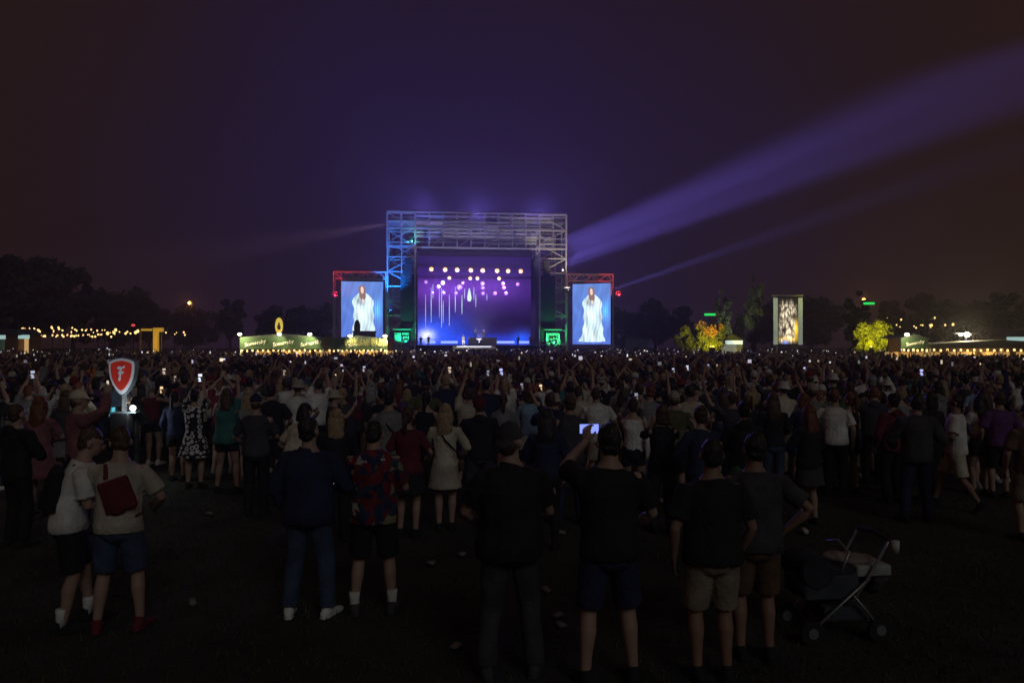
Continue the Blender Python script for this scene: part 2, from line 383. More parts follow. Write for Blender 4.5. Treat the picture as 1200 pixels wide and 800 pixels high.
HEAD = MB().tube([(0, .05, 0), (0, .3, 0), (0, .65, 0)], [.36, .34, .2], n=12).mesh(smooth=True)
YOKE = MB().box((-.45, .2, -.05), (-.39, .35, .62)).box((.39, .2, -.05), (.45, .35, .62)).box((-.45, .2, .56), (.45, .35, .64)).mesh()
amber = mat('amber_lens_glow', (.9, .8, .6), .4, var=0, emit=(1.0, .46, .10), estr=1.25, sample=False)
white_hot = mat('amber_core', (.9, .9, .9), .4, var=0, emit=(1, .90, .62), estr=1.6, sample=False)
pink = mat('violet_lens_glow', (.9, .6, .9), .4, var=0, emit=(.50, .16, 1.0), estr=1.0, sample=False)
pink_hot = mat('violet_core', (.9, .8, .9), .4, var=0, emit=(.95, .66, 1), estr=1.5, sample=False)
CORE = MB().ell((0, 0, 0), (.2, .08, .2), n=12, m=6).mesh(smooth=True)
def stage_light(px, py, dy, kind, label, group, sc=1.0):
    d = SD+dy; x = (px-600)/FPX*d-MS.translation.x; z = HC+(HORIZ-py)/FPX*d
    t = stage_thing('stage_light', label, 'stage light', group, x=x-.1*dy*0, y=dy, z=z)
    a, b = (amber, white_hot) if kind == 'a' else (pink, pink_hot)
    S_ = Matrix.Scale(sc, 4)
    link('housing', HEAD, black_metal, t, S_); link('yoke', YOKE, black_metal, t, S_)
    l = link('lens', LENS_GLOW, a, t, S_); link('bulb', CORE, b, l, Matrix.Translation((0, -.12, 0)))
    return t
for px in (508, 524, 538, 554, 568, 585, 598, 613): stage_light(px, 316+(px-508)*.012, 3.5, 'a', 'glowing amber spotlight in the long upper row above the stage', 'upper row of amber spotlights', .82)
for px in (529.5, 554, 562.5, 588): stage_light(px, 326, 4.5, 'a', 'glowing amber spotlight in the short second row above the stage', 'second row of amber spotlights', .68)
for px, py, s in ((503.5, 331, .7), (523, 332, .8), (518, 336.5, .8), (546.5, 331.5, .7), (542.5, 336.5, 1.1), (511, 343.5, .65), (524, 343.5, .7), (538.5, 343.5, .7), (569.5, 332, .85), (570, 337, .65), (570, 343.5, .75), (593.5, 332, .75), (594.5, 337, .7), (584, 343.5, .8), (597, 343.5, .75), (611, 332.5, .75)):
    stage_light(px, py, 6, 'p', 'glowing violet moving light hanging below the amber rows', 'violet moving lights over the stage', s)
# added roof washes for violet glow on crowd, then lamps over the stage
rig = stage_thing('added_wash_light', 'violet wash light added on top of the stage roof to tint crowd and haze', 'stage light', z=26.2, y=0)
link('housing', HEAD, black_metal, rig, None); link('lens', CORE, black_metal, rig, Matrix.Translation((0, -.1, 0)))
for x in (-10, 0, 10): lamp(S(x, -.6, 26.4), S(x*1.5, -75, 1), 10000, (.22, .15, 1.0), 70, 1.0, rig, 1.5)
lamp(S(-6, 5, 15), S(-6, 9, 2), 4500, (.15, .25, 1.0), 110, .8, rig, .6)
lamp(S(6, 5, 15), S(6, 9, 2), 3500, (.4, .2, 1.0), 110, .8, rig, .6)
def flood(x, y, z, target, power, color, deg, label, emit):
    t = stage_thing('flood_light', label, 'flood light', x=x, y=y, z=z)
    link('housing', HEAD, black_metal, t); link('bracket', YOKE, black_metal, t)
    link('lens', CORE, mat('flood_%d%d%d' % tuple(int(c*9) for c in emit), emit, .5, var=0, emit=emit, estr=1.5, sample=False), t)
    if power: lamp(S(x, y-.4, z), S(*target), power, color, deg, .6, t, .2)
    return t
flood(0, -4, 3.0, (0, 0, 25), 32000, (.80, .74, 1.0), 85, 'low flood light in front of the deck aimed up at the roof header', (.6, .6, .8))
flood(-15.3, -3, 8, (-14.5, .3, 23), 60000, (.01, .22, 1.0), 60, 'blue flood light aimed up the scaffold tower', (.05, .3, 1))
flood(-11.6, -.6, 20.8, (-12, 2, 22), 700, (.1, 1, .9), 120, 'cyan lamp high on the scaffold tower', (.1, .9, .8))
flood(15.5, -4, 12, (14.6, .3, 22), 9000, (1.0, .86, .62), 70, 'warm white flood light aimed up the scaffold tower', (1, .85, .6))
flood(-12.6, -1.5, 3.2, (-13, .5, 6), 2200, (.02, 1.0, .42), 130, 'green flood light at the foot of the blue tower', (.05, 1, .5))
flood(13.4, -1.5, 3.0, (13.6, .5, 5), 2400, (.05, 1.0, .25), 130, 'green flood light at the foot of the pale tower', (.05, 1, .3))
# loudspeaker arrays and green lit stacks
for sx, lab in ((-1, 'blue'), (1, 'pale')):
    t = stage_thing('line_array', 'hanging black loudspeaker column beside the %s scaffold tower' % lab, 'loudspeaker', x=sx*12.2, y=-.8)
    for i in range(10): 
        link('speaker_cabinet', MB().box((-.6, -.4, 0), (.6, .4, .42)).mesh() if i == 0 and sx < 0 else bpy.data.meshes['mesh_cab'], black_metal, t, Matrix.Translation((0, .02*i*i*.5*0, 17.2-i*.47)) @ Matrix.Rotation(R(1.2*i), 4, 'X')).data.name = 'mesh_cab'
    t = stage_thing('speaker_stack', 'green lit stack of subwoofers at the foot of the %s tower' % lab, 'loudspeaker', x=sx*13.4, y=-.2)
    gs = mat('speaker_grille', (.22, .24, .23), .6, .2, var=.4, scale=3)
    for i in range(3):
        for j in range(2): boxpart('subwoofer', (-1.25+1.3*j, -.5, .0+1.6*i), (-.05+1.3*j, .5, 1.5+1.6*i), gs, t)
    boxpart('shelf', (-1.6, -.7, 5.2), (1.6, .5, 5.4), gs, t)
# band riser + keyboards
t = stage_thing('drum_riser', 'grey drum riser standing mid stage before the video wall', 'riser', x=1.2, y=6, z=2.5)
rm = mat('riser_grey', (.35, .35, .4), .7)
boxpart('platform', (-2.6, -1, 0), (2.6, 1.6, 1.5), rm, t)
for i in range(6): boxpart('slat', (-2.6, -1.06, .1+i*.24), (2.6, -1.0, .26+i*.24), mat('riser_slat', (.45, .45, .5), .7), t)
t = stage_thing('drum_kit', 'small drum kit on the grey riser', 'drum kit', x=1.4, y=6.2, z=4.0)
dm = mat('drum_shell', (.5, .5, .55), .4)
link('bass_drum', MB().tube([(0, -.45, .35), (0, .05, .35)], [.33, .33], n=16, rnd=0).mesh(), dm, t)
for x in (-.45, .4): link('tom', MB().tube([(x, -.1, .6), (x, -.05, .85)], [.2, .2], n=12, rnd=0).mesh(), dm, t)
for x in (-.85, .8): beam('cymbal_stand', (x, -.1, 0), (x, -.1, 1.2), .04, steel, t); link('cymbal', MB().ell((x, -.1, 1.2), (.3, .3, .03)).mesh(), mat('brass', (.6, .45, .15), .3, .9), t)

# side video screens: a singer in a pale gown in front of blue
def singer_picture(nx, ny, flip, seed):
    rg = np.random.default_rng(seed)
    u, w = np.meshgrid(np.linspace(-1, 1, nx), np.linspace(0, 1, ny)); u = u*flip
    n1 = np.sin(u*9+w*5+2*np.sin(w*11))*.5+np.sin(u*23-w*17)*.3
    img = np.stack([.065+.03*w+.014*n1, .13+.05*w+.03*n1, .48+.08*n1], -1)
    st = np.exp(-((u-.75)/.18)**2-((w-.55)/.14)**2)*(1+np.sin(u*60)*.6); img += st[..., None]*np.array([.02, .3, .45])
    def put(mask, c): 
        mm = np.clip(mask, 0, 1)[..., None]; img[:] = img*(1-mm)+mm*np.array(c) if not hasattr(c, 'shape') else img*(1-mm)+mm*c
    cx = .02+.06*np.sin(w*4)
    half = np.interp(w, [.03, .04, .10, .2, .4, .6, .70, .75, .8, .83, .84], [-1, .70, .66, .56, .50, .50, .52, .46, .28, .12, -1])+.03*np.sin(w*31)
    folds = .66+.16*np.sin(u*13+np.sin(w*5+u*4)*2.2)+.12*np.sin(u*37-w*11+2*np.sin(w*13))+.10*np.sin(u*7+w*17)
    gown = np.stack([.62*folds+.10, .80*folds+.12, .86*folds+.13], -1)
    put((half-np.abs(u-cx))*25, gown)
    put((.055-np.abs(w-.66-.1*np.abs(u-cx)))*30*(np.abs(u-cx) < .3), np.stack([.65*folds, .75*folds, .8*folds], -1))
    arm = np.hypot((u-cx+.28)*.62, (w-.56)*1.0); put((.10-arm)*30, gown*1.1)
    arm = np.hypot((u-cx-.3)*.62, (w-.55)*1.0); put((.10-arm)*30, gown*1.05)
    hair = np.maximum(.10-np.hypot((u-cx)*.5, (w-.865)*1.1), .09-np.hypot((u-cx)*.5, (w-.79)*.9)); put(hair*60, (.20, .12, .10))
    put((.05-np.hypot((u-cx)*.62, (w-.868)*.8))*80, (.75, .55, .5))
    for ex in (-.035, .035): put((.011-np.hypot((u-cx-ex)*.62, (w-.877)*.8))*150, (.25, .16, .16))
    put((.011-np.hypot((u-cx)*.4, (w-.846)*1.2))*150, (.55, .2, .22))
    put((.03-np.hypot((u-cx)*.62, (w-.70)*.8))*80, (.75, .58, .52))
    img *= (1+.04*rg.normal(size=(ny, nx, 1)))
    return img.clip(0, 1.4)
def big_screen(cx, w, h, rz, lab, red_side, seed, flip, fx0, fx1):
    t = stage_thing('video_screen', 'tall portrait video screen showing a singer in a white gown, beside the %s tower' % lab, 'video screen', x=cx, y=-.6, z=2.7, rz=rz)
    link('screen', grid_image('picture', w, h, singer_picture(84, 130, flip, seed)), mat_attr('screen_picture', 1.7), t)
    boxpart('housing', (-w/2-.1, .06, -.1), (w/2+.1, .5, h+.1), dark, t)
    t = stage_thing('screen_scaffold', 'red lit goalpost scaffold holding the video screen by the %s tower' % lab, 'scaffold', x=0)
    for y in (.4, 2.4):
        for x in (fx0, fx1): beam('post', (x, y, 0), (x, y, 15.4), .2, steel, t)
        for z in (14.2, 15.4): beam('chord', (fx0, y, z), (fx1, y, z), .18, steel, t)
    n = 7
    for i in range(n):
        xa = fx0+(fx1-fx0)*i/n; xb = fx0+(fx1-fx0)*(i+1)/n
        for y in (.4, 2.4): beam('brace', (xa, y, 14.2 if i % 2 else 15.4), (xb, y, 15.4 if i % 2 else 14.2), .11, steel, t)
        beam('ledger', (xa, .4, 15.4), (xa, 2.4, 15.4), .11, steel, t)
        if i % 3 == 1: beam('hanger', (xa, .5, 13.6), (xa, .5, 15.4), .1, steel, t)
    for x in (fx0, fx1):
        for i in range(6): z = 1+i*2.4; beam('ledger', (x, .4, z), (x, 2.4, z), .12, steel, t); beam('brace', (x, .4, z), (x, 2.4, z+2.2), .09, steel, t)
big_screen(-20.2, 7.1, 10.9, R(4), 'blue lit', -1, 1, 1, -25.2, -16.2)
big_screen(20.4, 7.0, 10.9, R(-26), 'pale lit', 1, 2, 1, 16.2, 24.6)
flood(-24.6, -2.5, 11, (-22.5, 1, 15.4), 5000, (1, .02, .08), 110, 'red flood light under the screen scaffold by the blue tower', (1, .05, .1))
flood(25.0, -2.5, 11.5, (22.5, 1, 15.4), 5000, (1, .04, .06), 110, 'red flood light under the screen scaffold by the pale tower', (1, .1, .1))
t = stage_thing('crew_cabin', 'grey windowless crew cabin beside the green lit speaker stack', 'cabin', x=-17.9, y=-22)
boxpart('wall', (-1.5, 0, 0), (1.5, 3, 4.4), mat('cabin_grey', (.12, .12, .14), .8), t); boxpart('roof', (-1.6, -.1, 4.4), (1.6, 3.1, 4.6), mat('cabin_roof', (.08, .08, .09), .8), t)
t = stage_thing('crew_cabin', 'long low crew cabin in the dark past the video screen', 'cabin', x=29.5, y=2)
boxpart('wall', (-2.2, 0, 0), (2.2, 3, 3.6), mat('cabin_grey'), t); boxpart('roof', (-2.3, -.1, 3.6), (2.3, 3.1, 3.8), mat('cabin_roof'), t); boxpart('door', (-.5, -.05, .1), (.5, 0, 2.2), dark, t)
# sweeping beams from the rig, out over the audience
bl = stage_thing('beam_light', 'bright violet beam light on the side truss aiming out over the audience', 'beam light', x=15.2, y=-.5, z=16.0)
link('housing', HEAD, black_metal, bl); link('yoke', YOKE, black_metal, bl); link('lens', CORE, pink_hot, bl, Matrix.Translation((0, -.1, 0)))
def aim(px, py, d): return P(px, py, d)
def wide_beam(a, b, size, spread, power, color):
    l = bpy.data.lights.new('lamp_light', 'AREA'); l.shape = 'DISK'; l.size = size; l.spread = R(spread); l.energy = power; l.color = color
    o = bpy.data.objects.new('lamp_light', l); col.objects.link(o); o.location = a; o.rotation_euler = (Vector(b)-Vector(a)).to_track_quat('-Z', 'Y').to_euler()
    bpy.context.view_layer.update(); o.parent = bl; o.matrix_parent_inverse = bl.matrix_world.inverted()
wide_beam(P(667, 291, 125.5), aim(1000, 152, 90), 4.6, 8, 4.6e3, (.24, .16, 1.0))
wide_beam(P(665, 308, 125.5), aim(1000, 186, 90), 1.8, 4.5, 1.3e3, (.24, .16, 1.0))
lamp(P(716, 340, 125.5), aim(1000, 242, 82), 1.1e6, (.22, .18, 1.0), 3.4, 1.0, bl, .25)
lamp(P(455, 262, 125.5), aim(60, 330, 62), 1.2e5, (.6, .35, .6), 6, 1.0, bl, .25)

# ------------------------------------------------------------------ bars, stalls, signs
bulb_m = mat('warm_bulb', (.9, .7, .4), .5, var=0, emit=(1, .62, .22), estr=2.2, sample=False)
hot_m = mat('floodlamp', (.95, .95, .9), .5, var=0, emit=(1, .93, .68), estr=9, sample=False)
green_m = mat('green_canvas', (.035, .075, .035), .85, var=.25, scale=1.2)
white_paint = mat('white_paint', (.7, .72, .68), .7)
wood = mat('bar_wood', (.25, .15, .07), .7)
BULB = MB().ell((0, 0, 0), (.09, .09, .11), n=8, m=6).mesh(smooth=True)
def bar(px0, px1, d, ytop, ybot, label, nl, nbulb, lamps, rz=0, darkpart=None, text='Somersby', canopy=None):
    x0 = (px0-600)/FPX*d; x1 = (px1-600)/FPX*d; W = x1-x0; zt = HC+(HORIZ-ytop)/FPX*d; zb = HC+(HORIZ-ybot)/FPX*d
    t = empty('bar_stall', (x0, d, 0), rz); tag(t, label, 'bar')
    boxpart('fascia', (0, 0, zb), (W, .06, zt), canopy or green_m, t)
    mb = MB(); mb.prism([(0, zt), (W/2, zt+.35), (W, zt)], .0, 4.0); link('roof', mb.mesh(), mat('canvas_roof', (.05, .07, .06), .9), t)
    for x in (.06, W*.5, W-.06): beam('post', (x, .1, 0), (x, .1, zb), .1, white_paint, t)
    boxpart('back_wall', (.9, 3.8, 0), (W, 3.9, zt), mat('bar_back', (.06, .04, .025), .8), t)
    boxpart('counter', (.2, .5, 0), (W-.2, 1.0, 1.15), wood, t)
    for i in range(4): boxpart('fridge', (.5+i*W/4, 3.0, 0), (.5+i*W/4+W/6, 3.7, 1.9), mat('fridge_front', (.4, .3, .15), .4, emit=(1, .55, .15), estr=.35, sample=False), t)
    if nl:
        tm = text_mesh(text, .46*(zt-zb), .02, .25)
        for i in range(nl):
            link('lettering', tm, mat('lettering_white', (.82, .84, .78), .6, var=0), t, Matrix.Translation((W*(i+.55)/nl*(1 if nl > 1 else .9), -.05, (zt+zb)/2)) @ Matrix.Rotation(R(-11), 4, 'Y') @ Matrix.Rotation(R(90), 4, 'X'))
    for i in range(nbulb): link('bulb', BULB, bulb_m, t, Matrix.Translation((W*(i+.5)/nbulb, -.1, zb-.14-.05*(i % 2))))
    for fx, pw in lamps:
        l = link('lamp', MB().ell((0, 0, 0), (.22, .12, .13), n=10, m=6).mesh(smooth=True), hot_m, t, Matrix.Translation((W*fx, -.7, zt+.28)))
        beam('lamp_arm', (W*fx, 0, zt+.3), (W*fx, -.6, zt+.3), .05, black_metal, t)
        lamp((x0+W*fx, d-.8, zt+.15), (x0+W*fx+(1 if fx < .5 else -1), d+.2, zb), pw, (1, .82, .40), 150, .5, t, .1)
    lamp((x0+W*.5, d+2, zb-.1), None, 170*W/8, (1, .60, .2), None, 0, t, .4)
    return t
bar(281, 379, 72, 395, 409, 'long green bar with white script lettering and a row of bulbs', 3, 16, ((.03, 700), (.5, 300), (.86, 500)))
bar(384, 454, 74, 397, 409, 'shorter green bar with grassy fringe next to the crew cabin', 1, 14, ((.98, 700), (.4, 250)), text='Somersby')
# grassy fringe on the shorter bar
fr = bpy.data.objects[[o.name for o in bpy.data.objects if o.name.startswith('bar_stall')][1]]
mb = MB()
W2 = (454-384)/FPX*74
for i in range(240):
    x = random.uniform(W2*.3, W2); z = random.uniform(2.35, 2.9); h = random.uniform(.25, .55)
    mb.v += [(x, -.09-random.random()*.06, z), (x+.05, -.1, z), (x+random.uniform(-.08, .12), -.16, z+h)]; k = len(mb.v)-3; mb.f.append((k, k+1, k+2))
link('grass_fringe', mb.mesh(), mat('dry_grass', (.30, .30, .14), .9), fr)
bar(1056, 1088, 62, 396, 408, 'small green bar with script lettering beside the flood light mast', 1, 6, ((.05, 300),), text='Somersby')
bar(1090, 1262, 62, 403, 408, 'unlit stretch of the green bar, shade painted dark on its canopy, warm bulbs', 0, 22, (), canopy=mat('canvas_painted_shade', (.03, .03, .035), .9))  # unlit rest of the green bar, its shade painted in as dark canvas
# disc sign on a pole
t = empty('disc_sign', G(327, 76)); tag(t, 'yellow oval disc sign with black rim on a pole above the bar', 'sign')
zc = P(327, 381.5, 76).z
beam('pole', (0, .1, 0), (0, .1, zc-.8), .1, black_metal, t)
link('rim', MB().tube([(0, 0, zc), (0, .12, zc)], [(.52, .98), (.52, .98)], n=28, hint=(1, 0, 0), rnd=0).mesh(), black_metal, t)
link('face', MB().tube([(0, -.03, zc), (0, .02, zc)], [(.40, .84), (.40, .84)], n=28, hint=(1, 0, 0), rnd=0).mesh(), mat('sign_yellow', (.8, .62, .12), .5, emit=(1, .72, .12), estr=.5, sample=False), t)
link('emblem', MB().prism([(-.12, zc-.42), (.14, zc-.42), (.2, zc-.1), (.08, zc+.05), (.1, zc+.3), (-.03, zc+.36), (-.1, zc+.1), (-.2, zc-.15)], -.06, -.032).mesh(), black_metal, t)
# dark paddle sign in front of the screen
t = empty('paddle_sign', G(418.5, 78)); tag(t, 'dark oval paddle sign on a pole before the video screen', 'sign')
zc = P(418, 384, 78).z
beam('pole', (0, 0, 0), (0, 0, zc), .09, black_metal, t)
link('paddle', MB().tube([(0, -.06, zc), (0, .06, zc)], [(.34, .85), (.34, .85)], n=24, hint=(1, 0, 0), rnd=0).mesh(), dark, t)
# strong flood on a mast (its glow)
t = empty('flood_mast', G(1133, 66)); tag(t, 'tall mast with two dazzling warm white flood lights over the bar', 'flood light')
zc = P(1133, 392, 66).z
beam('mast', (0, .2, 0), (0, .2, zc+.2), .14, steel, t); beam('cross_bar', (-1.2, .2, zc+.12), (1.2, .2, zc+.12), .1, steel, t)
for x, s in ((0, .75), (-.6, .4)): link('lamp', MB().ell((0, 0, 0), (.34*s, .14, .30*s), n=14, m=8).mesh(smooth=True), mat('mast_lamp', (1, 1, 1), .5, var=0, emit=(1, .90, .62), estr=14, sample=False), t, Matrix.Translation((x, -.05, zc)))
lamp(P(1133, 392, 65.5), G(1060, 20), 1500, (1, .80, .45), 160, .7, t, .25)
# market strings and kiosks far on the left
def kiosk(px, d, w, h, label, wallc, emitc, es, sign=None):
    t = empty('market_kiosk', G(px, d)); tag(t, label, 'kiosk')
    boxpart('side_wall', (-w/2, 0, 0), (-w/2+.15, 2.5, h), wallc, t); boxpart('side_wall', (w/2-.15, 0, 0), (w/2, 2.5, h), wallc, t)
    boxpart('counter', (-w/2+.16, .1, 0), (w/2-.16, .5, 1.1), wallc, t)
    boxpart('back_wall', (-w/2+.16, 2.2, 0), (w/2-.16, 2.3, h), mat('kiosk_glow_%d' % int(es*100), (.5, .35, .15), .6, emit=emitc, estr=es, sample=False), t)
    link('roof', MB().prism([(-w/2-.3, h), (0, h+.9), (w/2+.3, h)], -.5, 2.8).mesh(), mat('kiosk_roof', (.06, .06, .08), .8), t)
    boxpart('sign_board', (-w/2, -.12, h-.55), (w/2, -.02, h), sign or mat('sign_glow', (.5, .6, .6), .5, emit=(.55, .85, .8), estr=.6, sample=False), t)
    return t
kiosk(25, 105, 2.4, 4.0, 'lit kiosk with cyan sign board and warm interior at the field edge', wood, (1, .6, .25), .55)
kiosk(-1, 100, 1.8, 3.9, 'cyan fronted kiosk at the end of the bulb strings', wood, (.3, .8, .9), .5)
kiosk(857, 105, 3.2, 3.2, 'small white fronted kiosk beneath the pale lit trees', mat('kiosk_grey', (.3, .32, .32), .7), (.6, .65, .5), .25, mat('sign_white', (.7, .75, .7), .5, emit=(.8, 1, .85), estr=.9, sample=False))
kiosk(1195, 96, 3.5, 3.6, 'kiosk with warm glow past the flood mast', wood, (1, .6, .2), .3)
def string(px0, px1, py, d, n, label, jit=2.0, sz=1.0):
    t = empty('light_string', G((px0+px1)/2, d)); tag(t, label, 'string lights')
    x0 = (px0-px1)/2/FPX*d; z = HC+(HORIZ-py)/FPX*d; pts = []
    for i in range(n):
        f = (i+.5)/n; p = Vector((x0*(1-2*f), random.uniform(-3, 3), z+random.uniform(-jit, jit)/FPX*d)); pts.append(p)
        link('bulb', BULB, bulb_m, t, Matrix.Translation(p) @ Matrix.Scale(sz*random.uniform(.6, 1.4), 4))
    link('cable', MB().tube([p+Vector((0, 0, .15)) for p in pts], [.015]*n, n=4).mesh(), black_metal, t)
    for x in (pts[0], pts[n//2], pts[-1]): beam('pole', (x.x, x.y, 0), (x.x, x.y, x.z+.2), .08, black_metal, t)
string(36, 128, 393, 112, 34, 'long lower string of warm bulbs between the market stalls', 1.5, 1.2)
string(18, 78, 386, 120, 22, 'higher string of amber bulbs over the market stalls', 3, 1.3)
string(92, 132, 388, 120, 12, 'short string of amber bulbs running toward the yellow gate', 2.5, 1.1)
string(130, 160, 389, 118, 10, 'clustered white bulbs beside the yellow gate', 2, 1.8)
string(186, 215, 391, 120, 6, 'few pale bulbs strung past the yellow gate', 2, 1.4)
string(1085, 1108, 381, 125, 5, 'row of orange bulbs high beyond the flood mast', .6, 1.8)
string(1040, 1092, 378, 130, 9, 'scattered dim bulbs in the trees beyond the bar', 6, 1.2)
# yellow lit gate
t = empty('entrance_gate', G(178, 100)); tag(t, 'yellow lit entrance gate with a cross beam and post', 'gate')
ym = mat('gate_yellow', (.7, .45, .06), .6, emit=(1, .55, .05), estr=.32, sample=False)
z1 = P(0, 384, 100).z; 
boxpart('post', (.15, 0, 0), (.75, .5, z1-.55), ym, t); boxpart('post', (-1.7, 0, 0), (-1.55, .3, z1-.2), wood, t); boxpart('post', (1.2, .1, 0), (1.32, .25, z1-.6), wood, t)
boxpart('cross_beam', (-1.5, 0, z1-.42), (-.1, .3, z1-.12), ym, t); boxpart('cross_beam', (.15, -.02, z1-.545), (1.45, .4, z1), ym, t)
lamp(G(178, 98)+Vector((0, 0, 3)), None, 60, (1, .6, .15), None, 0, t)
t = empty('beacon_post', G(156, 104)); tag(t, 'thin post with a red light beside the yellow gate', 'lamp post')
zz = P(0, 381, 104).z; beam('post', (0, 0, 0), (0, 0, zz), .1, black_metal, t); link('lamp', BULB, mat('red_lamp', (.8, .1, .1), .5, var=0, emit=(1, .08, .1), estr=.9, sample=False), t, Matrix.Translation((0, 0, zz)) @ Matrix.Diagonal((3.2, 2, 1.6, 1)))
for px, py, d, lab in ((222, 355, 170, 'tall street lamp glowing orange against the dark trees'), (1012, 351.5, 140, 'orange street lamp above the green light bar')):
    t = empty('street_lamp', G(px, d)); tag(t, lab, 'street lamp'); zz = P(0, py, d).z
    beam('post', (.5, 0, 0), (.5, 0, zz+.3), .16, black_metal, t); beam('arm', (.5, 0, zz+.3), (0, 0, zz+.3), .1, black_metal, t)
    link('lamp', BULB, mat('sodium', (1, .6, .2), .5, var=0, emit=(1, .42, .10), estr=5, sample=False), t, Matrix.Translation((0, -.1, zz)) @ Matrix.Scale(3.6, 4))
    lamp((G(px, d)+Vector((0, -.6, zz))), None, 700, (1, .35, .08), None, 0, t, .3)
gl = mat('green_neon', (.1, .8, .3), .5, var=0, emit=(.02, 1, .14), estr=.85, sample=False)
for px, py, d, lab in ((832, 368.5, 108, 'green light bar on a post over the red lit tree'), (1018.5, 355.5, 112, 'green light bar on a post over the yellow lit tree')):
    t = empty('light_bar', G(px, d)); tag(t, lab, 'light bar'); zz = P(0, py, d).z
    beam('post', (0, .1, 0), (0, .1, zz), .08, black_metal, t); boxpart('tube', (-.8, -.1, zz-.16), (.8, .1, zz+.16), gl, t)
# delay screen
rgs = np.random.default_rng(5); nx, ny = 44, 60
u, w = np.meshgrid(np.linspace(-1, 1, nx), np.linspace(0, 1, ny))
crowdpic = np.zeros((ny, nx))
for _ in range(150):
    cx, cy, rr = rgs.uniform(-.85, .85), rgs.uniform(.06, .9), rgs.uniform(.03, .10)
    crowdpic = np.maximum(crowdpic, rgs.uniform(.2, 1)*np.exp(-((u-cx)/rr)**2*1.1-((w-cy)/rr*1.6)**2))
crowdpic = np.where(np.abs(u) > .9-.25*np.abs(np.sin(w*9)), crowdpic*.3, crowdpic)
pic = np.stack([crowdpic*.75, crowdpic*.62, crowdpic*.42], -1)+np.array([.02, .015, .01])
pic[(w > .86)] *= .35
yl = np.exp(-((u-.85)/.2)**2-((w-.32)/.16)**2)+np.exp(-((u-.1)/.8)**2-((w-.10)/.05)**2)*.6; pic *= 1.5; pic += yl[..., None]*np.array([.9, .55, .0])
bb = np.exp(-((u+.25)/.3)**2-((w-.03)/.05)**2); pic += bb[..., None]*np.array([.1, .2, .6])
t = empty('delay_screen', G(923.5, 112)); tag(t, 'upright delay video screen showing a bright crowd between pale side banners', 'video screen')
zb = P(0, 403, 112).z; H = 54/FPX*112; 
link('screen', grid_image('delay', 3.1, H, pic.clip(0, 1)), mat_attr('screen_picture', 1.0), t, Matrix.Translation((0, 0, zb)))
boxpart('housing', (-1.7, .08, zb-.2), (1.7, .5, zb+H+.2), dark, t)
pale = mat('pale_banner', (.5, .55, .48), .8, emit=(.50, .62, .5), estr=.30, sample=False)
for sx in (-1, 1): boxpart('side_banner', (sx*1.9-.32, -.05, zb-.1), (sx*1.9+.32, .03, zb+H), pale, t)
for sx in (-1, 1): beam('post', (sx*1.5, .7, 0), (sx*1.5, .7, zb+H+.3), .25, steel, t); beam('brace', (sx*1.5, 3, 0), (sx*1.5, .7, zb+H*.7), .15, steel, t)
beam('cross_bar', (-2.4, .3, zb+H+.35), (2.4, .3, zb+H+.35), .2, steel, t)

# ------------------------------------------------------------------ trees
def leaf_crown(seed, n, rx, rz, clumps, leaf):
    rg = np.random.default_rng(seed)
    cc = []
    for i in range(clumps):
        while True:
            p = rg.uniform(-1, 1, 3)
            if .25 < np.linalg.norm(p) < 1: break
        cc.append((p*[rx, rx, rz], rg.uniform(.18, .38)*rx))
    per = n//clumps; V = []
    for c, r in cc:
        d = rg.normal(size=(per, 3)); d /= np.linalg.norm(d, axis=1)[:, None]
        V.append(c+d*(r*rg.uniform(.45, 1.1, (per, 1)))*[1, 1, .8])
    C = np.concatenate(V); m = len(C)
    a = rg.normal(size=(m, 3)); a /= np.linalg.norm(a, axis=1)[:, None]; b = np.cross(a, rg.normal(size=(m, 3))); b /= np.linalg.norm(b, axis=1)[:, None]
    s = leaf*rg.uniform(.6, 1.4, (m, 1))
    q = np.stack([C-a*s-b*s*.5, C+a*s*.2-b*s*.6, C+a*s+b*s*.5, C-a*s*.2+b*s*.6], 1).reshape(-1, 3)
    return fast_mesh('crown', q, np.arange(m*4).reshape(-1, 4)), cc
def trunk_mesh(h, cc, zc, r):
    mb = MB(); mb.tube([(0, 0, 0), (.05*h*.2, 0, h*.35), (0, .03*h, zc*.9), (0, 0, zc+.1*h)], [r*1.3, r, r*.75, r*.3], n=9)
    for c, rr in cc[:7]: mb.tube([(0, 0, zc*.7), (c[0]*.4, c[1]*.4, zc*.8+.35*(c[2]+zc*.2)), (c[0], c[1], zc+c[2])], [r*.4, r*.25, r*.08], n=6)
    return mb.mesh('trunk', True)
TV = []
for k, (rx, rz, zc, h) in enumerate(((6.5, 7.5, 11, 18), (5.2, 8.5, 12, 20), (7.5, 6, 9, 15), (3.0, 8.5, 11, 19))):
    cm, cc = leaf_crown(20+k, 7800, rx, rz, 46, .42); TV.append((cm, trunk_mesh(h, cc, zc, .38), zc, zc+rz))
leaf_m = mat('foliage', (.035, .055, .02), .8, var=.4, scale=.4); bark = mat('bark', (.07, .05, .035), .9, bump=.5, bscale=8)
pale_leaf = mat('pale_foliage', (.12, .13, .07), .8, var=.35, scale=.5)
def tree(px, d, top, k, label, group=None, leafm=None, sx=1.0):
    cm, tm, zc, zt = TV[k]; s = (HC+(HORIZ-top)/FPX*d)/zt
    t = empty('tree', G(px, d), random.uniform(0, 6)); t.scale = (s*sx, s*sx, s); tag(t, label, 'tree', group)
    link('trunk', tm, bark, t); link('crown', cm, leafm or leaf_m, t, Matrix.Translation((0, 0, zc)))
    return t
GT = 'dark trees along the far edge of the field'
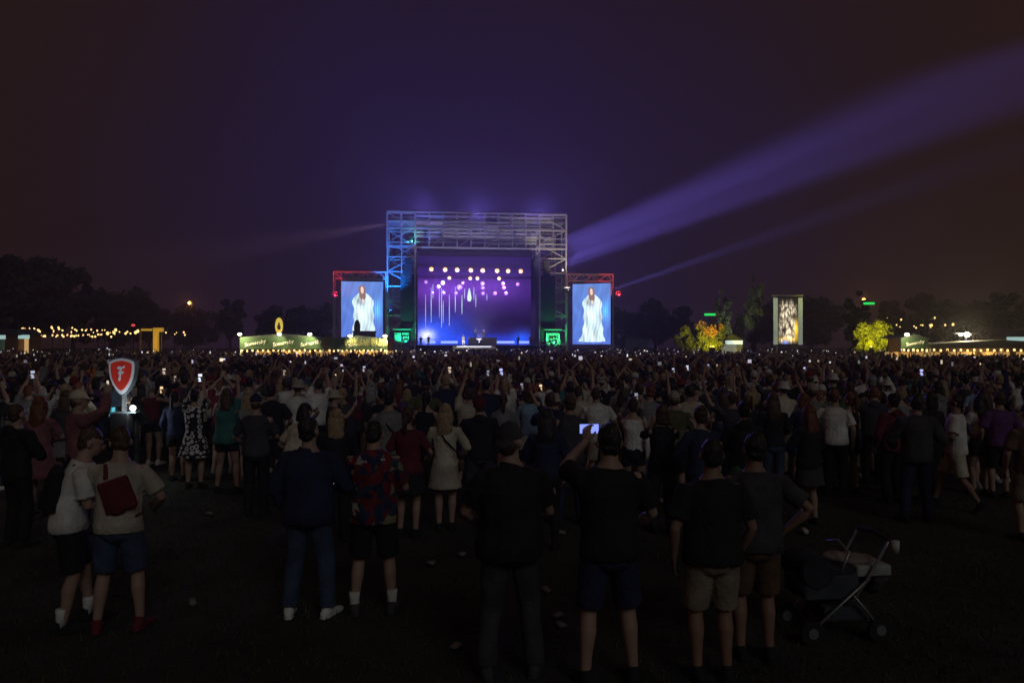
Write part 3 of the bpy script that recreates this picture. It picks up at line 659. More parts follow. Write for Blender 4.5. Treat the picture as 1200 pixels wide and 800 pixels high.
for px, d, top, k, lb in ((-60, 150, 288, 0, 'tall dark tree at the very end of the bulb strings'), (-5, 165, 296, 2, 'broad dark tree behind the cyan fronted kiosk'), (40, 170, 305, 0, 'big round dark tree behind the lit kiosk with cyan sign'), (85, 175, 312, 1, 'tall dark tree rising over the amber bulb strings'), (130, 190, 336, 2, 'broad dark tree just behind the clustered white bulbs'), (175, 200, 352, 0, 'round dark tree behind the yellow entrance gate'), (225, 215, 358, 2, 'broad dark tree behind the orange street lamp near the gate'), (270, 225, 350, 1, 'tall dark tree between the orange street lamp and the disc sign'), (318, 225, 360, 0, 'round dark tree behind the yellow disc sign'), (365, 215, 356, 2, 'broad dark tree beside the scaffold of the video screen near the bars'), (735, 225, 362, 2, 'low broad dark tree behind the long crew cabin'), (768, 215, 352, 0, 'round dark tree between the crew cabin and the red lit tree'), (800, 205, 358, 1, 'tall dark tree behind the low faint green tree'), (905, 215, 352, 0, 'round dark tree directly behind the delay screen'), (950, 205, 346, 2, 'broad dark tree next to the delay screen housing'), (1045, 195, 352, 1, 'tall dark tree behind the round yellow lit tree'), (1085, 190, 346, 0, 'round dark tree behind the row of high orange bulbs'), (1130, 195, 350, 2, 'broad dark tree behind the flood light mast'), (1180, 185, 342, 1, 'tall dark tree past the flood light mast'), (1235, 180, 336, 0, 'round dark tree behind the far end of the green bar')):
    tree(px, d, top, k, lb, GT)
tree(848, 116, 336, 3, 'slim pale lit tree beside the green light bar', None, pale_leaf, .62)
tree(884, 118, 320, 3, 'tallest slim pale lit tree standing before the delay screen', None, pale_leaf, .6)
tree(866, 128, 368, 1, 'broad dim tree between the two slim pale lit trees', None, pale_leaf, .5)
tree(1002, 118, 338, 3, 'slim dark tree beside the orange street lamp', None, None)
def small_tree(px, d, top, label, c):
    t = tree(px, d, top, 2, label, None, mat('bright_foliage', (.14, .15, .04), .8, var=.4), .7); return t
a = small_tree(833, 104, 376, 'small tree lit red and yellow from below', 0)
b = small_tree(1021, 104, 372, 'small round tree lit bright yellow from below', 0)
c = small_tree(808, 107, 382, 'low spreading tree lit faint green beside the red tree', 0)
def uplight(px, d, tpx, ty, power, color, label, deg=90):
    t = empty('uplight', G(px, d)); tag(t, label, 'uplight')
    boxpart('housing', (-.2, -.2, 0), (.2, .2, 2.2), black_metal, t); link('lens', BULB, bulb_m, t, Matrix.Translation((0, 0, 2.35)))
    lamp(G(px, d)+Vector((0, 0, 2.5)), P(tpx, ty, d+3), power, color, deg, .5, t, .15)
uplight(833, 98.5, 834, 392, 3200, (1, .85, .03), 'yellow uplight under the red and yellow tree')
uplight(836, 99.5, 832, 378, 2600, (1, .03, .06), 'red uplight under the red and yellow tree', 60)
uplight(1021, 98.5, 1021, 388, 6500, (1, .88, .03), 'yellow uplight under the round yellow tree')
uplight(866, 110, 862, 360, 1400, (.85, .95, .55), 'pale uplight between the slim pale trees', 110)
# ------------------------------------------------------------------ people
def smooth01(x): x = max(0, min(1, x)); return x*x*(3-2*x)
def ik(a, t, l1, l2, pole):
    a = Vector(a); t = Vector(t); d = t-a; L = min(d.length, (l1+l2)*.995); d = d.normalized(); t = a+d*L
    x = (l1*l1-l2*l2+L*L)/(2*L); h = math.sqrt(max(0, l1*l1-x*x))
    p = Vector(pole); p = (p-d*p.dot(d)); p = p.normalized() if p.length > 1e-4 else Vector((0, 0, -1))
    return a+d*x+p*h, t
ARMS = {   # wrist target, elbow pole (right side; mirrored for left), finger direction or None, curl
    'down': ((.27, .05, .88), (.6, -.8, 0), None, .5), 'relax': ((.24, .12, .90), (.7, -.7, 0), None, .6),
    'front': ((.10, .27, 1.08), (.8, -.2, -.6), (-.5, .6, .2), .9), 'eye': ((.07, .36, 1.46), (.7, .1, -.7), (-.2, .2, .9), 1.0),
    'high': ((.07, .24, 1.86), (.9, .2, -.1), (-.15, .1, 1), 1.0), 'reach': ((.25, .16, 1.93), (.9, .1, -.1), (.05, .1, 1), .35),
    'wave': ((.46, .08, 1.83), (.8, -.2, -.5), (.2, 0, 1), .15), 'hip': ((.235, .0, 1.02), (1, -.35, 0), (-.6, .5, -.5), .6),
    'pocket': ((.22, .08, .93), (.9, -.5, 0), (-.3, .3, -.8), .7), 'fold': ((-.08, .24, 1.18), (.9, -.1, -.5), (-1, -.1, .1), .6),
    'bent': ((.21, .26, 1.0), (.8, -.5, -.2), (-.3, .8, .1), .9), 'chest': ((.05, .26, 1.24), (.8, -.1, -.6), (-.6, .3, .5), .9),
    'clap': ((.04, .24, 1.80), (.9, .1, -.2), (-.1, .15, 1), .1), 'back': ((.12, -.17, .98), (.9, -.5, .1), (-.6, -.2, -.4), .5),
    'side': ((.62, .16, 1.22), (.2, -.6, -.7), (.9, .2, -.1), .6)}
LEGS = {'stand': ((.11, 0, 8), (-.11, 0, 8)), 'wide': ((.17, .02, 14), (-.17, -.02, 16)), 'close': ((.085, .03, 5), (-.085, -.02, 6)),
        'stepL': ((.11, -.05, 10), (-.12, .16, 4)), 'walk': ((.09, .30, 0), (-.09, -.30, 0))}
BODY = {'m': dict(sh=.192, rings=((.80, .09, .085), (.86, .155, .112), (.93, .168, .118), (1.02, .152, .108), (1.10, .148, .104), (1.20, .162, .11), (1.30, .178, .117), (1.38, .178, .105), (1.43, .15, .083), (1.47, .09, .07), (1.52, .058, .06)), arm=1.0, leg=1.0),
        'f': dict(sh=.166, rings=((.80, .09, .085), (.86, .165, .118), (.93, .172, .12), (1.02, .138, .1), (1.10, .122, .092), (1.20, .136, .105), (1.30, .152, .122), (1.38, .153, .1), (1.43, .13, .078), (1.47, .078, .062), (1.52, .05, .054)), arm=.84, leg=1.02)}
class Rig: pass
RIGS = {}
def rig_for(aR, aL, legs, sex, fat, lean, tilt, hyaw, hpitch):
    key = (aR, aL, legs, sex, fat, lean, tilt, hyaw, hpitch)
    if key in RIGS: return RIGS[key]
    r = Rig(); r.key = key; B = BODY[sex]; r.sex = sex
    def spine(h):
        w = smooth01((h-.92)/.42)
        return Matrix.Translation((0, 0, .95)) @ Matrix.Rotation(R(-lean)*w, 4, 'X') @ Matrix.Rotation(R(tilt)*w, 4, 'Y') @ Matrix.Translation((0, 0, -.95))
    r.spine = spine
    r.rings = [(z, rx*(1+(fat-1)*(1 if z < 1.36 else .5)), ry*(1+(fat-1)*(1.5 if z < 1.3 else .5))) for z, rx, ry in B['rings']]
    C = spine(1.42); r.chest = C
    r.neck = C @ Vector((0, .0, 1.50))
    r.head = Matrix.Translation(C @ Vector((0, .012, 1.53))) @ Matrix.Rotation(R(hyaw), 4, 'Z') @ Matrix.Rotation(R(-hpitch-lean*.3), 4, 'X')
    r.arm = {}
    for s, nm, spec in ((1, 'R', aR), (-1, 'L', aL)):
        if spec in ARMS: tg, pl, fd, curl = ARMS[spec]
        else: tg, pl, fd, curl = spec
        m = Vector((s, 1, 1)); sh = C @ Vector((s*B['sh'], -.005, 1.385))
        tgt = Vector((tg[0]*s, tg[1], tg[2]))
        if tg[2] > 1.1: tgt = C @ tgt
        k, wri = ik(sh, tgt, .29, .255, (pl[0]*s, pl[1], pl[2]))
        f = Vector((fd[0]*s, fd[1], fd[2])).normalized() if fd else ((wri-k).normalized()*.8+Vector((0, .1, -.4))).normalized()
        pn = Vector((-s, .15, .0)); pn = (pn-f*pn.dot(f)).normalized()
        if tg[2] > 1.4: pn = Vector((-s*.7, .7, 0)); pn = (pn-f*pn.dot(f)).normalized()
        r.arm[nm] = (sh, k, wri, f, pn, curl, s)
    r.leg = {}
    for (x, y, yaw), nm, s in ((LEGS[legs][0], 'R', 1), (LEGS[legs][1], 'L', -1)):
        hip = Vector((s*.092, 0, .90)); ank = Vector((x, y, .085)); pitch = 0
        if legs == 'walk' and y < 0: ank.z = .15; pitch = -38
        if legs == 'walk' and y > 0: ank.z = .095; pitch = 12
        k, ank = ik(hip, ank, .42, .405, (s*.1, 1, 0))
        r.leg[nm] = (hip, k, ank, -s*yaw, pitch)
    RIGS[key] = r; return r
def add_hand(mb, wri, f, pn, curl, s):
    w = f.cross(pn).normalized()            # across the palm
    mb.tube([wri-f*.01, wri+f*.035, wri+f*.085, wri+f*.098], [(.026, .02), (.036, .018), (.041, .015), (.036, .012)], n=10, hint=w)
    for i, (o, l) in enumerate(((-.030, .064), (-.010, .078), (.011, .073), (.031, .056))):
        b = wri+f*.09+w*o; a = curl*(.75+.06*i); pts = [b]; d = f
        for k in range(3):
            ang = a*(k+.7)*.8; d = (f*math.cos(ang)+pn*math.sin(ang)); pts.append(pts[-1]+d*l*(.42, .33, .25)[k])
        mb.tube([b-f*.02]+pts, [.0105, .0105, .0098, .0092, .0082], n=7)
    th = wri+f*.03-w*.03*1
    d1 = (f*.65-w*.7+pn*.35).normalized(); d2 = (f*.85-w*.2+pn*.5).normalized()
    mb.tube([wri+f*.015-w*.01, th, th+d1*.035, th+d1*.035+d2*.034], [.014, .0135, .0115, .0095], n=7)
def body_mesh(r, vox, dec):
    mb = MB(); B = BODY[r.sex]; n = 18
    rg = []
    for z, rx, ry in r.rings:
        M = r.spine(z); rg.append([M @ Vector((rx*math.cos(2*math.pi*j/n), ry*math.sin(2*math.pi*j/n), z)) for j in range(n)])
    mb.quad_ring(rg)
    H = r.head
    mb.tube([r.chest @ Vector((0, -.01, 1.44)), r.neck, H @ Vector((0, -.005, .06))], [.070, .064, .060] if r.sex == 'm' else [.054, .047, .046], n=12)
    mb.ell((0, -.008, .135), (.076, .095, .104), H, 16, 10); mb.ell((0, .035, .085), (.058, .058, .082), H, 14, 9)
    mb.ell((0, .055, .03), (.034, .034, .026), H); mb.ell((0, .098, .093), (.013, .02, .024), H); mb.ell((0, .083, .052), (.024, .014, .012), H)
    mb.ell((0, .078, .135), (.048, .018, .014), H)
    for s in (-1, 1): mb.ell((s*.084, -.006, .102), (.012, .022, .033), H)
    a = B['arm']
    for nm in 'RL':
        sh, k, wri, f, pn, curl, s = r.arm[nm]
        mb.ell(sh, (.06*a, .058*a, .056*a)); mid = sh.lerp(k, .45)
        mb.tube([r.chest @ Vector((s*.045, -.012, 1.485)), r.chest @ Vector((s*.12, -.01, 1.415)), sh], [.022, .028, .032], n=10)
        mb.tube([r.chest @ Vector((s*.09, -.005, 1.39)), sh, mid, k, k.lerp(wri, .3), wri], [.055*a, .055*a, .049*a, .039*a, .041*a, .026*a], n=12)
        add_hand(mb, wri, f, pn, curl, s)
        hip, kn, an, yaw, pitch = r.leg[nm]; g = B['leg']
        cb = Vector((0, -.012, 0))
        mb.tube([hip+Vector((0, 0, .03)), hip.lerp(kn, .3), hip.lerp(kn, .7), kn, kn.lerp(an, .3)+cb, kn.lerp(an, .65), an], [.088*g, .086*g, .068*g, .056, .059, .044, .036], n=14)
        F = Matrix.Translation(an) @ Matrix.Rotation(R(yaw), 4, 'Z') @ Matrix.Rotation(R(pitch), 4, 'X')
        mb.tube([F @ Vector((0, -.06, -.05)), F @ Vector((0, 0, -.045)), F @ Vector((0, .08, -.055)), F @ Vector((0, .155, -.065)), F @ Vector((0, .19, -.068))], [(.03, .03), (.038, .04), (.042, .028), (.045, .018), (.03, .013)], n=12, hint=(1, 0, 0))
    return remesh(mb, vox, dec, 3)
CACHE = {}
def cached(key, fn):
    if key not in CACHE: CACHE[key] = fn()
    return CACHE[key]
def torso_rings(r, z0, z1, off, flare=0.0, n=20):
    zs = [q[0] for q in r.rings]; out = []
    pts = sorted({z0, z1, *[q[0] for q in r.rings if z0 < q[0] < z1]})
    for z in pts:
        rx = np.interp(z, zs, [q[1] for q in r.rings]); ry = np.interp(z, zs, [q[2] for q in r.rings])
        if z < 1.28 and flare >= 0: rx = max(rx, np.interp(1.28, zs, [q[1] for q in r.rings])*.93); ry = max(ry, np.interp(1.28, zs, [q[2] for q in r.rings])*.95)
        o = off+flare*smooth01((1.2-z)/.35)
        if z > 1.4: o *= .9
        M = r.spine(z); out.append([M @ Vector(((rx+o)*math.cos(2*math.pi*j/n), (ry+o)*math.sin(2*math.pi*j/n), z)) for j in range(n)])
    return out
def top_mesh(r, kind, vox, dec, seed):
    mb = MB(); a = BODY[r.sex]['arm']
    hem = {'tee': .87, 'jacket': .84, 'tank': .93, 'crop': 1.06, 'dress': .86, 'longsleeve': .90, 'shirt': .84, 'hoodie': .86}[kind]
    off = {'tee': .027, 'jacket': .036, 'tank': .014, 'crop': .012, 'dress': .014, 'longsleeve': .016, 'shirt': .031, 'hoodie': .032}[kind]
    mb.quad_ring(torso_rings(r, hem, 1.475 if kind != 'tank' else 1.43, off, {'tee': .014, 'shirt': .02, 'jacket': .012}.get(kind, .004 if kind != 'dress' else 0)))
    if kind == 'dress':
        n = 20; rg = []
        for i, z in enumerate((1.02, .92, .8, .68, .56)):
            rx = .15+.028*i+.01; ry = .115+.025*i; rg.append([Vector((rx*math.cos(2*math.pi*j/n)*(1+.05*math.sin(j*1.9+seed)), ry*math.sin(2*math.pi*j/n), z)) for j in range(n)])
        mb.quad_ring(rg)
    if kind == 'hoodie': mb.ell((0, -.10, 1.46), (.10, .06, .07), r.chest)
    if kind in ('jacket', 'shirt'): mb.tube([r.chest @ Vector((0, -.005, 1.44)), r.chest @ Vector((0, .0, 1.50))], [(.088, .082), (.078, .076)], n=14, rnd=0, hint=(1, 0, 0))
    for nm in 'RL':
        sh, k, wri, f, pn, curl, s = r.arm[nm]; inn = r.chest @ Vector((s*.085, -.005, 1.385))
        if kind in ('tee', 'shirt', 'crop', 'dress'):
            e = .74 if kind != 'crop' else .5
            mb.tube([inn, sh+Vector((0, 0, .004)), sh.lerp(k, .4), sh.lerp(k, e)], [.062*a, .068*a, .070*a+.004, .070*a+.008], n=14, rnd=.05)
        elif kind == 'tank':
            mb.tube([r.chest @ Vector((s*.10, .06, 1.33)), r.chest @ Vector((s*.095, 0, 1.455)), r.chest @ Vector((s*.10, -.07, 1.33))], [(.024, .02)]*3, n=8)
        else:
            o = .018 if kind == 'longsleeve' else .026
            mb.tube([inn, sh+Vector((0, 0, .004)), sh.lerp(k, .5), k, k.lerp(wri, .4), k.lerp(wri, .95)], [.06*a+o, .062*a+o, .055*a+o, .046*a+o, .042*a+o, .03*a+o*.8], n=14, rnd=.05)
    return remesh(mb, vox, dec, 2, wrinkle=.012, seed=seed)
def bottom_mesh(r, kind, vox, dec, seed):
    mb = MB()
    top = 1.0
    if kind == 'skirt':
        n = 20; rg = []
        for i, z in enumerate((1.03, .95, .85, .72, .60)):
            rx = .158+.02*i; ry = .122+.018*i; rg.append([Vector((rx*math.cos(2*math.pi*j/n), ry*math.sin(2*math.pi*j/n), z)) for j in range(n)])
        mb.quad_ring(rg)
    else:
        mb.quad_ring(torso_rings(r, .83, top, .017, -.0001))
        mb.ell((0, -.010, .855), (.165, .128, .085), None, 18, 10)
        for nm in 'RL':
            hip, kn, an, yaw, pitch = r.leg[nm]; q = hip+Vector((0, 0, .02))
            if kind == 'shorts': mb.tube([q, hip.lerp(kn, .35), hip.lerp(kn, .9)], [.105, .105, .098], n=16, rnd=.05)
            elif kind == 'mini': mb.tube([q, hip.lerp(kn, .2), hip.lerp(kn, .45)], [.103, .102, .1], n=16, rnd=.05)
            elif kind == 'leggings': mb.tube([q, hip.lerp(kn, .4), kn, kn.lerp(an, .3)+Vector((0, -.012, 0)), kn.lerp(an, .93)], [.098, .09, .064, .066, .046], n=16, rnd=.05)
            else: mb.tube([q, hip.lerp(kn, .4), kn, kn.lerp(an, .4), kn.lerp(an, .98)], [.103, .096, .080, .076, .072], n=16, rnd=.05)
    return remesh(mb, vox, dec, 2, wrinkle=.007, seed=seed+3)
def shoe_mesh():
    mb = MB()
    mb.tube([(0, -.075, -.045), (0, 0, -.035), (0, .06, -.045), (0, .14, -.058), (0, .205, -.066)], [(.034, .036), (.046, .05), (.047, .038), (.052, .026), (.034, .018)], n=14, hint=(1, 0, 0))
    mb.tube([(0, -.085, -.073), (0, -.03, -.073), (0, .06, -.073), (0, .15, -.073), (0, .215, -.073)], [(.036, .012), (.045, .012), (.046, .012), (.054, .012), (.034, .012)], n=14, hint=(1, 0, 0))
    mb.tube([(0, -.02, -.04), (0, -.012, .03)], [.048, .043], n=12, rnd=.1)
    return remesh(mb, .008, .5, 2)
def sock_mesh(): return MB().tube([(0, -.01, -.03), (0, -.008, .06), (0, -.006, .13)], [.045, .044, .05], n=12, rnd=.0).mesh(smooth=True)
def hair_mesh(kind):
    mb = MB(); dec = .6; wr = .011
    if kind in ('short', 'long', 'bob', 'ponytail', 'bun', 'buzz'):
        t = .007 if kind != 'buzz' else .001
        mb.ell((0, -.022, .142), (.077+t, .090+t, .100+t), None, 18, 12); mb.ell((0, -.052, .085), (.064+t, .050+t, .06+t), None, 16, 8)
    if kind == 'long':
        mb.tube([(0, -.05, .16), (0, -.085, .03), (0, -.105, -.10), (0, -.10, -.22), (0, -.095, -.30)], [(.085, .05), (.098, .045), (.11, .038), (.10, .03), (.06, .018)], n=16, hint=(1, 0, 0))
        for s in (-1, 1): mb.tube([(s*.072, .01, .14), (s*.088, -.005, .02), (s*.088, -.02, -.10)], [(.02, .04), (.022, .04), (.016, .03)], n=10, hint=(1, 0, 0))
        wr = .010
    if kind == 'bob':
        mb.tube([(0, -.04, .16), (0, -.055, .05), (0, -.055, -.03)], [(.09, .06), (.102, .06), (.098, .05)], n=16, hint=(1, 0, 0)); wr = .009
    if kind == 'ponytail': mb.tube([(0, -.09, .17), (0, -.15, .15), (0, -.155, .02), (0, -.14, -.12)], [.03, .036, .036, .014], n=10); wr = .008
    if kind == 'bun': mb.ell((0, -.085, .215), (.045, .045, .04))
    if kind in ('cap', 'cap_back'):
        s = 1 if kind == 'cap' else -1
        mb.quad_ring([[((.088-.0*i)*math.sqrt(max(0, 1-(z/.115)**2))*math.cos(2*math.pi*j/20)*1.0, -.01+.107*math.sqrt(max(0, 1-(z/.115)**2))*math.sin(2*math.pi*j/20), .142+z) for j in range(20)] for i, z in enumerate((-.005, .02, .05, .08, .1, .112))])
        mb.tube([(0, s*.07-.01, .140), (0, s*.12-.01, .135 if s > 0 else .11), (0, s*(.165 if s > 0 else .135)-.01, .125 if s > 0 else .085)], [(.078, .009), (.066, .009), (.04, .009)], n=14, hint=(1, 0, 0)); mb.ell((0, -.01, .256), (.01, .01, .007)); wr = .001
        if kind == 'cap_back': mb.ell((0, .09, .165), (.03, .012, .012))
    if kind == 'bucket':
        mb.quad_ring([[(a*math.cos(2*math.pi*j/20), -.012+a*1.15*math.sin(2*math.pi*j/20), z) for j in range(20)] for a, z in ((.125, .105), (.118, .125), (.093, .145), (.088, .19), (.078, .24), (.05, .25))]); wr = .002
    if kind == 'beanie': mb.ell((0, -.02, .15), (.09, .103, .112), None, 18, 12); mb.tube([(0, -.015, .11), (0, -.015, .15)], [(.094, .106), (.094, .106)], n=18, rnd=0, hint=(1, 0, 0)); wr = .002
    return remesh(mb, .009, dec, 2, wrinkle=wr, wfreq=40, seed=hash(kind) % 97 if False else len(kind)*7)
def low_hair_mesh():       # fringe of hair that shows under a cap
    return remesh(MB().ell((0, -.052, .085), (.072, .052, .065), None, 16, 8), .009, .5, 2, wrinkle=.004, wfreq=40, seed=5)
def bag_mesh(kind):
    mb = MB()
    if kind == 'backpack':
        mb.ell((0, -.17, 1.21), (.15, .085, .22), None, 18, 12); mb.ell((0, -.235, 1.12), (.11, .04, .10)); mb.box((-.13, -.21, 1.02), (.13, -.11, 1.38))
    elif kind == 'sling': mb.box((-.02, -.185, 1.0), (.24, -.125, 1.28), Matrix.Translation((0, 0, 1.18)) @ Matrix.Rotation(R(-18), 4, 'Y') @ Matrix.Translation((-.07, 0, -1.13))); mb.ell((.03, -.16, 1.16), (.11, .05, .14))
    elif kind == 'tote': mb.box((.20, -.17, .86), (.25, .16, 1.20)); mb.ell((.225, 0, .95), (.04, .15, .10))
    elif kind == 'cross': mb.box((.20, -.09, .84), (.26, .10, .99))
    return remesh(mb, .012, .5, 9, wrinkle=.010, seed=11)
def strap_mesh(kind):
    mb = MB()
    if kind == 'backpack':
        for s in (-1, 1): mb.tube([(s*.09, -.12, 1.30), (s*.10, -.06, 1.445), (s*.10, .03, 1.455), (s*.11, .125, 1.36), (s*.14, .12, 1.16), (s*.15, -.03, 1.06)], [(.026, .008)]*6, n=8, hint=(1, 0, 0))
    elif kind == 'sling': mb.tube([(-.06, -.15, 1.34), (-.09, -.07, 1.455), (-.10, .03, 1.465), (-.04, .14, 1.36), (.10, .145, 1.18), (.18, .05, 1.02), (.18, -.10, 1.02)], [(.02, .008)]*7, n=8, hint=(1, 0, 0))
    elif kind == 'tote':
        for y in (-.08, .08): mb.tube([(.225, y, 1.18), (.20, y*.6, 1.40), (.17, 0, 1.47)], [.010]*3, n=6)
    else: mb.tube([(.22, -.05, .97), (.16, -.15, 1.12), (.0, -.145, 1.28), (-.10, -.08, 1.44), (-.11, .03, 1.46), (0, .14, 1.32), (.14, .14, 1.12), (.22, .06, .97)], [(.014, .006)]*8, n=6, hint=(1, 0, 0))
    return mb.mesh(smooth=True)
SKIN = {'light': (.42, .27, .20), 'tan': (.30, .175, .115), 'brown': (.16, .085, .05)}
HAIRC = {'dark': (.02, .015, .012), 'brown': (.07, .04, .022), 'blond': (.36, .26, .13), 'auburn': (.16, .05, .02), 'grey': (.28, .27, .26)}
CLOTH = {'black': (.014, .014, .016), 'white': (.72, .72, .68), 'grey': (.22, .22, .22), 'navy': (.018, .024, .07), 'denim': (.045, .07, .13), 'beige': (.46, .42, .33), 'khaki': (.26, .22, .15), 'maroon': (.13, .015, .025), 'teal': (.04, .16, .15), 'pink': (.26, .10, .115), 'purple': (.13, .05, .19), 'red': (.24, .02, .02), 'orange': (.45, .15, .03), 'green': (.05, .13, .05), 'cream': (.6, .55, .42), 'charcoal': (.05, .05, .055), 'yellow': (.55, .42, .08), 'olive': (.10, .11, .045), 'sky blue': (.25, .4, .55), 'brown': (.12, .07, .04)}
def cloth_mat(c):
    if c in ('tropical', 'floral', 'striped'): return mat_pattern('cloth_'+c, {'striped': 'stripes'}.get(c, c))
    return mat('cloth_'+c, CLOTH[c], .88, var=.3, scale=5, bump=.6, bscale=22)
def skin_mat(c): return mat('skin_'+c, SKIN[c], .55, var=.12, scale=9)
def hair_mat(c): return mat('hair_'+c, HAIRC[c], .5, var=.45, scale=30, bump=.5, bscale=60)
TOPNAME = {'tee': 't-shirt', 'jacket': 'jacket', 'tank': 'tank top', 'crop': 'crop top', 'dress': 'dress', 'longsleeve': 'long-sleeved top', 'shirt': 'loose shirt', 'hoodie': 'hoodie'}
PERSONS = []
def person(pos, rz, height, aR, aL, legs, sex, top, topc, bot, botc, hair, hairc, skin='light', fat=1.0, lean=0, tilt=0, hyaw=0, hpitch=0, shoes='black', socks=None, bag=None, bagc='black', label=None, group=None, hero=False, z=0, eyes=False):
    vox, dec = (.0085, .23) if hero else (.0105, .16)
    r = rig_for(aR, aL, legs, sex, fat, lean, tilt, hyaw, hpitch); K = r.key
    me = cached(('b', K, hero), lambda: body_mesh(r, vox, dec))
    o = link('person', me, skin_mat(skin)); o.location = (pos[0], pos[1], z); o.rotation_euler = (0, 0, R(rz)) if hero else (R(random.gauss(0, 2)), R(random.gauss(0, 2.2)), R(rz)); s = height/1.765; o.scale = (s, s, s)
    tag(o, label, 'person', group)
    tk = (K[0], K[1], sex, fat, lean, tilt) if top != 'dress' else K
    link({'dress': 'dress', 'jacket': 'jacket', 'hoodie': 'hoodie'}.get(top, 'shirt'), cached(('t', top, tk, hero), lambda: top_mesh(r, top, vox+.002, dec*1.2, len(CACHE))), cloth_mat(topc), o)
    if bot: link({'shorts': 'shorts', 'mini': 'shorts', 'skirt': 'skirt', 'leggings': 'leggings'}.get(bot, 'trousers'), cached(('p', bot, legs, sex, fat, lean if hero else 0, hero), lambda: bottom_mesh(r, bot, vox+.002, dec*1.2, len(CACHE))), cloth_mat(botc), o)
    if hair:
        hk = {'cap': 'cap', 'cap_back': 'cap', 'bucket': 'bucket_hat', 'beanie': 'beanie'}.get(hair, 'hair')
        link(hk, cached(('h', hair), lambda: hair_mesh(hair)), cloth_mat(hairc) if hk != 'hair' else hair_mat(hairc), o, r.head)
        if hk != 'hair': link('hair', cached(('h', 'low'), low_hair_mesh), hair_mat('brown'), o, r.head)
    for nm in 'RL':
        hip, kn, an, yaw, pitch = r.leg[nm]
        F = Matrix.Translation(an) @ Matrix.Rotation(R(yaw), 4, 'Z') @ Matrix.Rotation(R(pitch), 4, 'X')
        link('shoe', cached(('s',), shoe_mesh), cloth_mat(shoes), o, F)
        if socks: link('sock', cached(('k',), sock_mesh), cloth_mat(socks), o, F)
    if bag:
        S_ = r.spine(1.25)
        bo = link({'backpack': 'backpack', 'sling': 'sling_bag', 'tote': 'tote_bag', 'cross': 'shoulder_bag'}[bag], cached(('g', bag), lambda: bag_mesh(bag)), cloth_mat(bagc), o, S_)
        link('strap', cached(('gs', bag), lambda: strap_mesh(bag)), cloth_mat(bagc if bag != 'cross' else 'black'), bo)
    if eyes or hero:
        em = cached(('e',), lambda: MB().ell((0, 0, 0), (.012, .006, .008), n=10, m=6).mesh(smooth=True))
        for s_ in (-1, 1): link('eye', em, mat('eye', (.05, .04, .035), .2, var=0), o, r.head @ Matrix.Translation((s_*.030, .087, .117)))
    PERSONS.append((o, r)); return o, r
PH_BODY = None
def phone(o, r, hands, desc, lit=(.5, .6, 1.0), es=1.4, screen=True, tilt=0, landscape=False):
    global PH_BODY
    if PH_BODY is None:
        PH_BODY = (MB().box((-.037, -.002, -.075), (.037, .006, .075)).mesh(), MB().box((-.034, -.0035, -.070), (.034, -.0025, .070)).mesh(), MB().ell((.02, .008, .055), (.008, .004, .008), n=8, m=5).mesh())
    if hands == 'B': p = (r.arm['R'][2]+r.arm['L'][2])/2+Vector((0, .05, .10))
    else:
        a = r.arm[hands]; p = a[2]+a[3]*.10+a[4]*.03
    bpy.context.view_layer.update() if False else None
    Mo = Matrix.Translation(o.location) @ o.rotation_euler.to_matrix().to_4x4() @ Matrix.Diagonal((*o.scale, 1))
    M = Mo @ Matrix.Translation(p) @ Matrix.Rotation(R(tilt), 4, 'X') @ (Matrix.Rotation(R(90), 4, 'Y') if landscape else Matrix.Identity(4))
    t = link('mobile_phone', PH_BODY[0], black_metal, None, M); tag(t, desc, 'phone')
    link('display', PH_BODY[1], mat('phone_lit_%d_%d' % (int(lit[0]*100), int(es*10)), (.1, .1, .1), .3, var=0, emit=lit, estr=es, sample=False) if screen else mat('phone_dark', (.02, .02, .02), .2, var=0), t)
    link('camera_lens', PH_BODY[2], black_metal, t)
def at(px, feet): return G(px, dfeet(feet))
# --- the people standing nearest
BP = ((.02, .20, 1.02), (.7, -.5, -.2), (-.6, .6, .2), .8)
person(at(82, 735), -58, 1.74, ((.04, .30, 1.06), (.7, -.5, -.3), (-.3, .8, .1), .8), 'bent', 'stepL', 'm', 'tee', 'white', 'shorts', 'black', 'short', 'brown', lean=12, hpitch=14, hyaw=-6, shoes='black', socks='white', bag='backpack', bagc='black', hero=True, label='person in white t-shirt and black shorts wearing a black backpack, leaning to a neighbour')
person(at(140, 738), 8, 1.74, 'bent', ((.22, .20, 1.02), (.9, -.6, 0), (-.2, .8, .1), .8), 'wide', 'm', 'tee', 'beige', 'shorts', 'denim', 'short', 'brown', lean=3, hyaw=28, hpitch=12, shoes='maroon', bag='sling', bagc='maroon', hero=True, label='person in beige t-shirt and denim shorts with a maroon sling bag across the back')
person(at(362, 722), -6, 1.80, ((.16, .26, 1.12), (.8, -.5, -.2), (-.2, .9, .1), .8), 'relax', 'wide', 'm', 'jacket', 'navy', 'trousers', 'denim', 'short', 'dark', fat=1.12, hyaw=-10, shoes='white', hero=True, label='stout person in dark navy jacket and blue jeans with white trainers')
o, r = PERSONS[-1]; phone(o, r, 'R', 'small phone glowing pink in the hand of the stout jacketed person', (1, .55, .5), 1.0, tilt=-60)
person(at(438, 718), 4, 1.76, 'front', 'front', 'wide', 'm', 'shirt', 'tropical', 'shorts', 'black', 'buzz', 'dark', fat=1.06, hpitch=8, shoes='charcoal', socks='white', hero=True, label='person in red and blue tropical print shirt with black shorts and white socks')
person(at(598, 792), 2, 1.87, 'front', 'bent', 'wide', 'm', 'shirt', 'black', 'trousers', 'charcoal', 'cap_back', 'charcoal', fat=1.14, hyaw=-25, hpitch=-2, shoes='charcoal', hero=True, label='tall broad person in backward cap, black loose shirt and charcoal trousers')
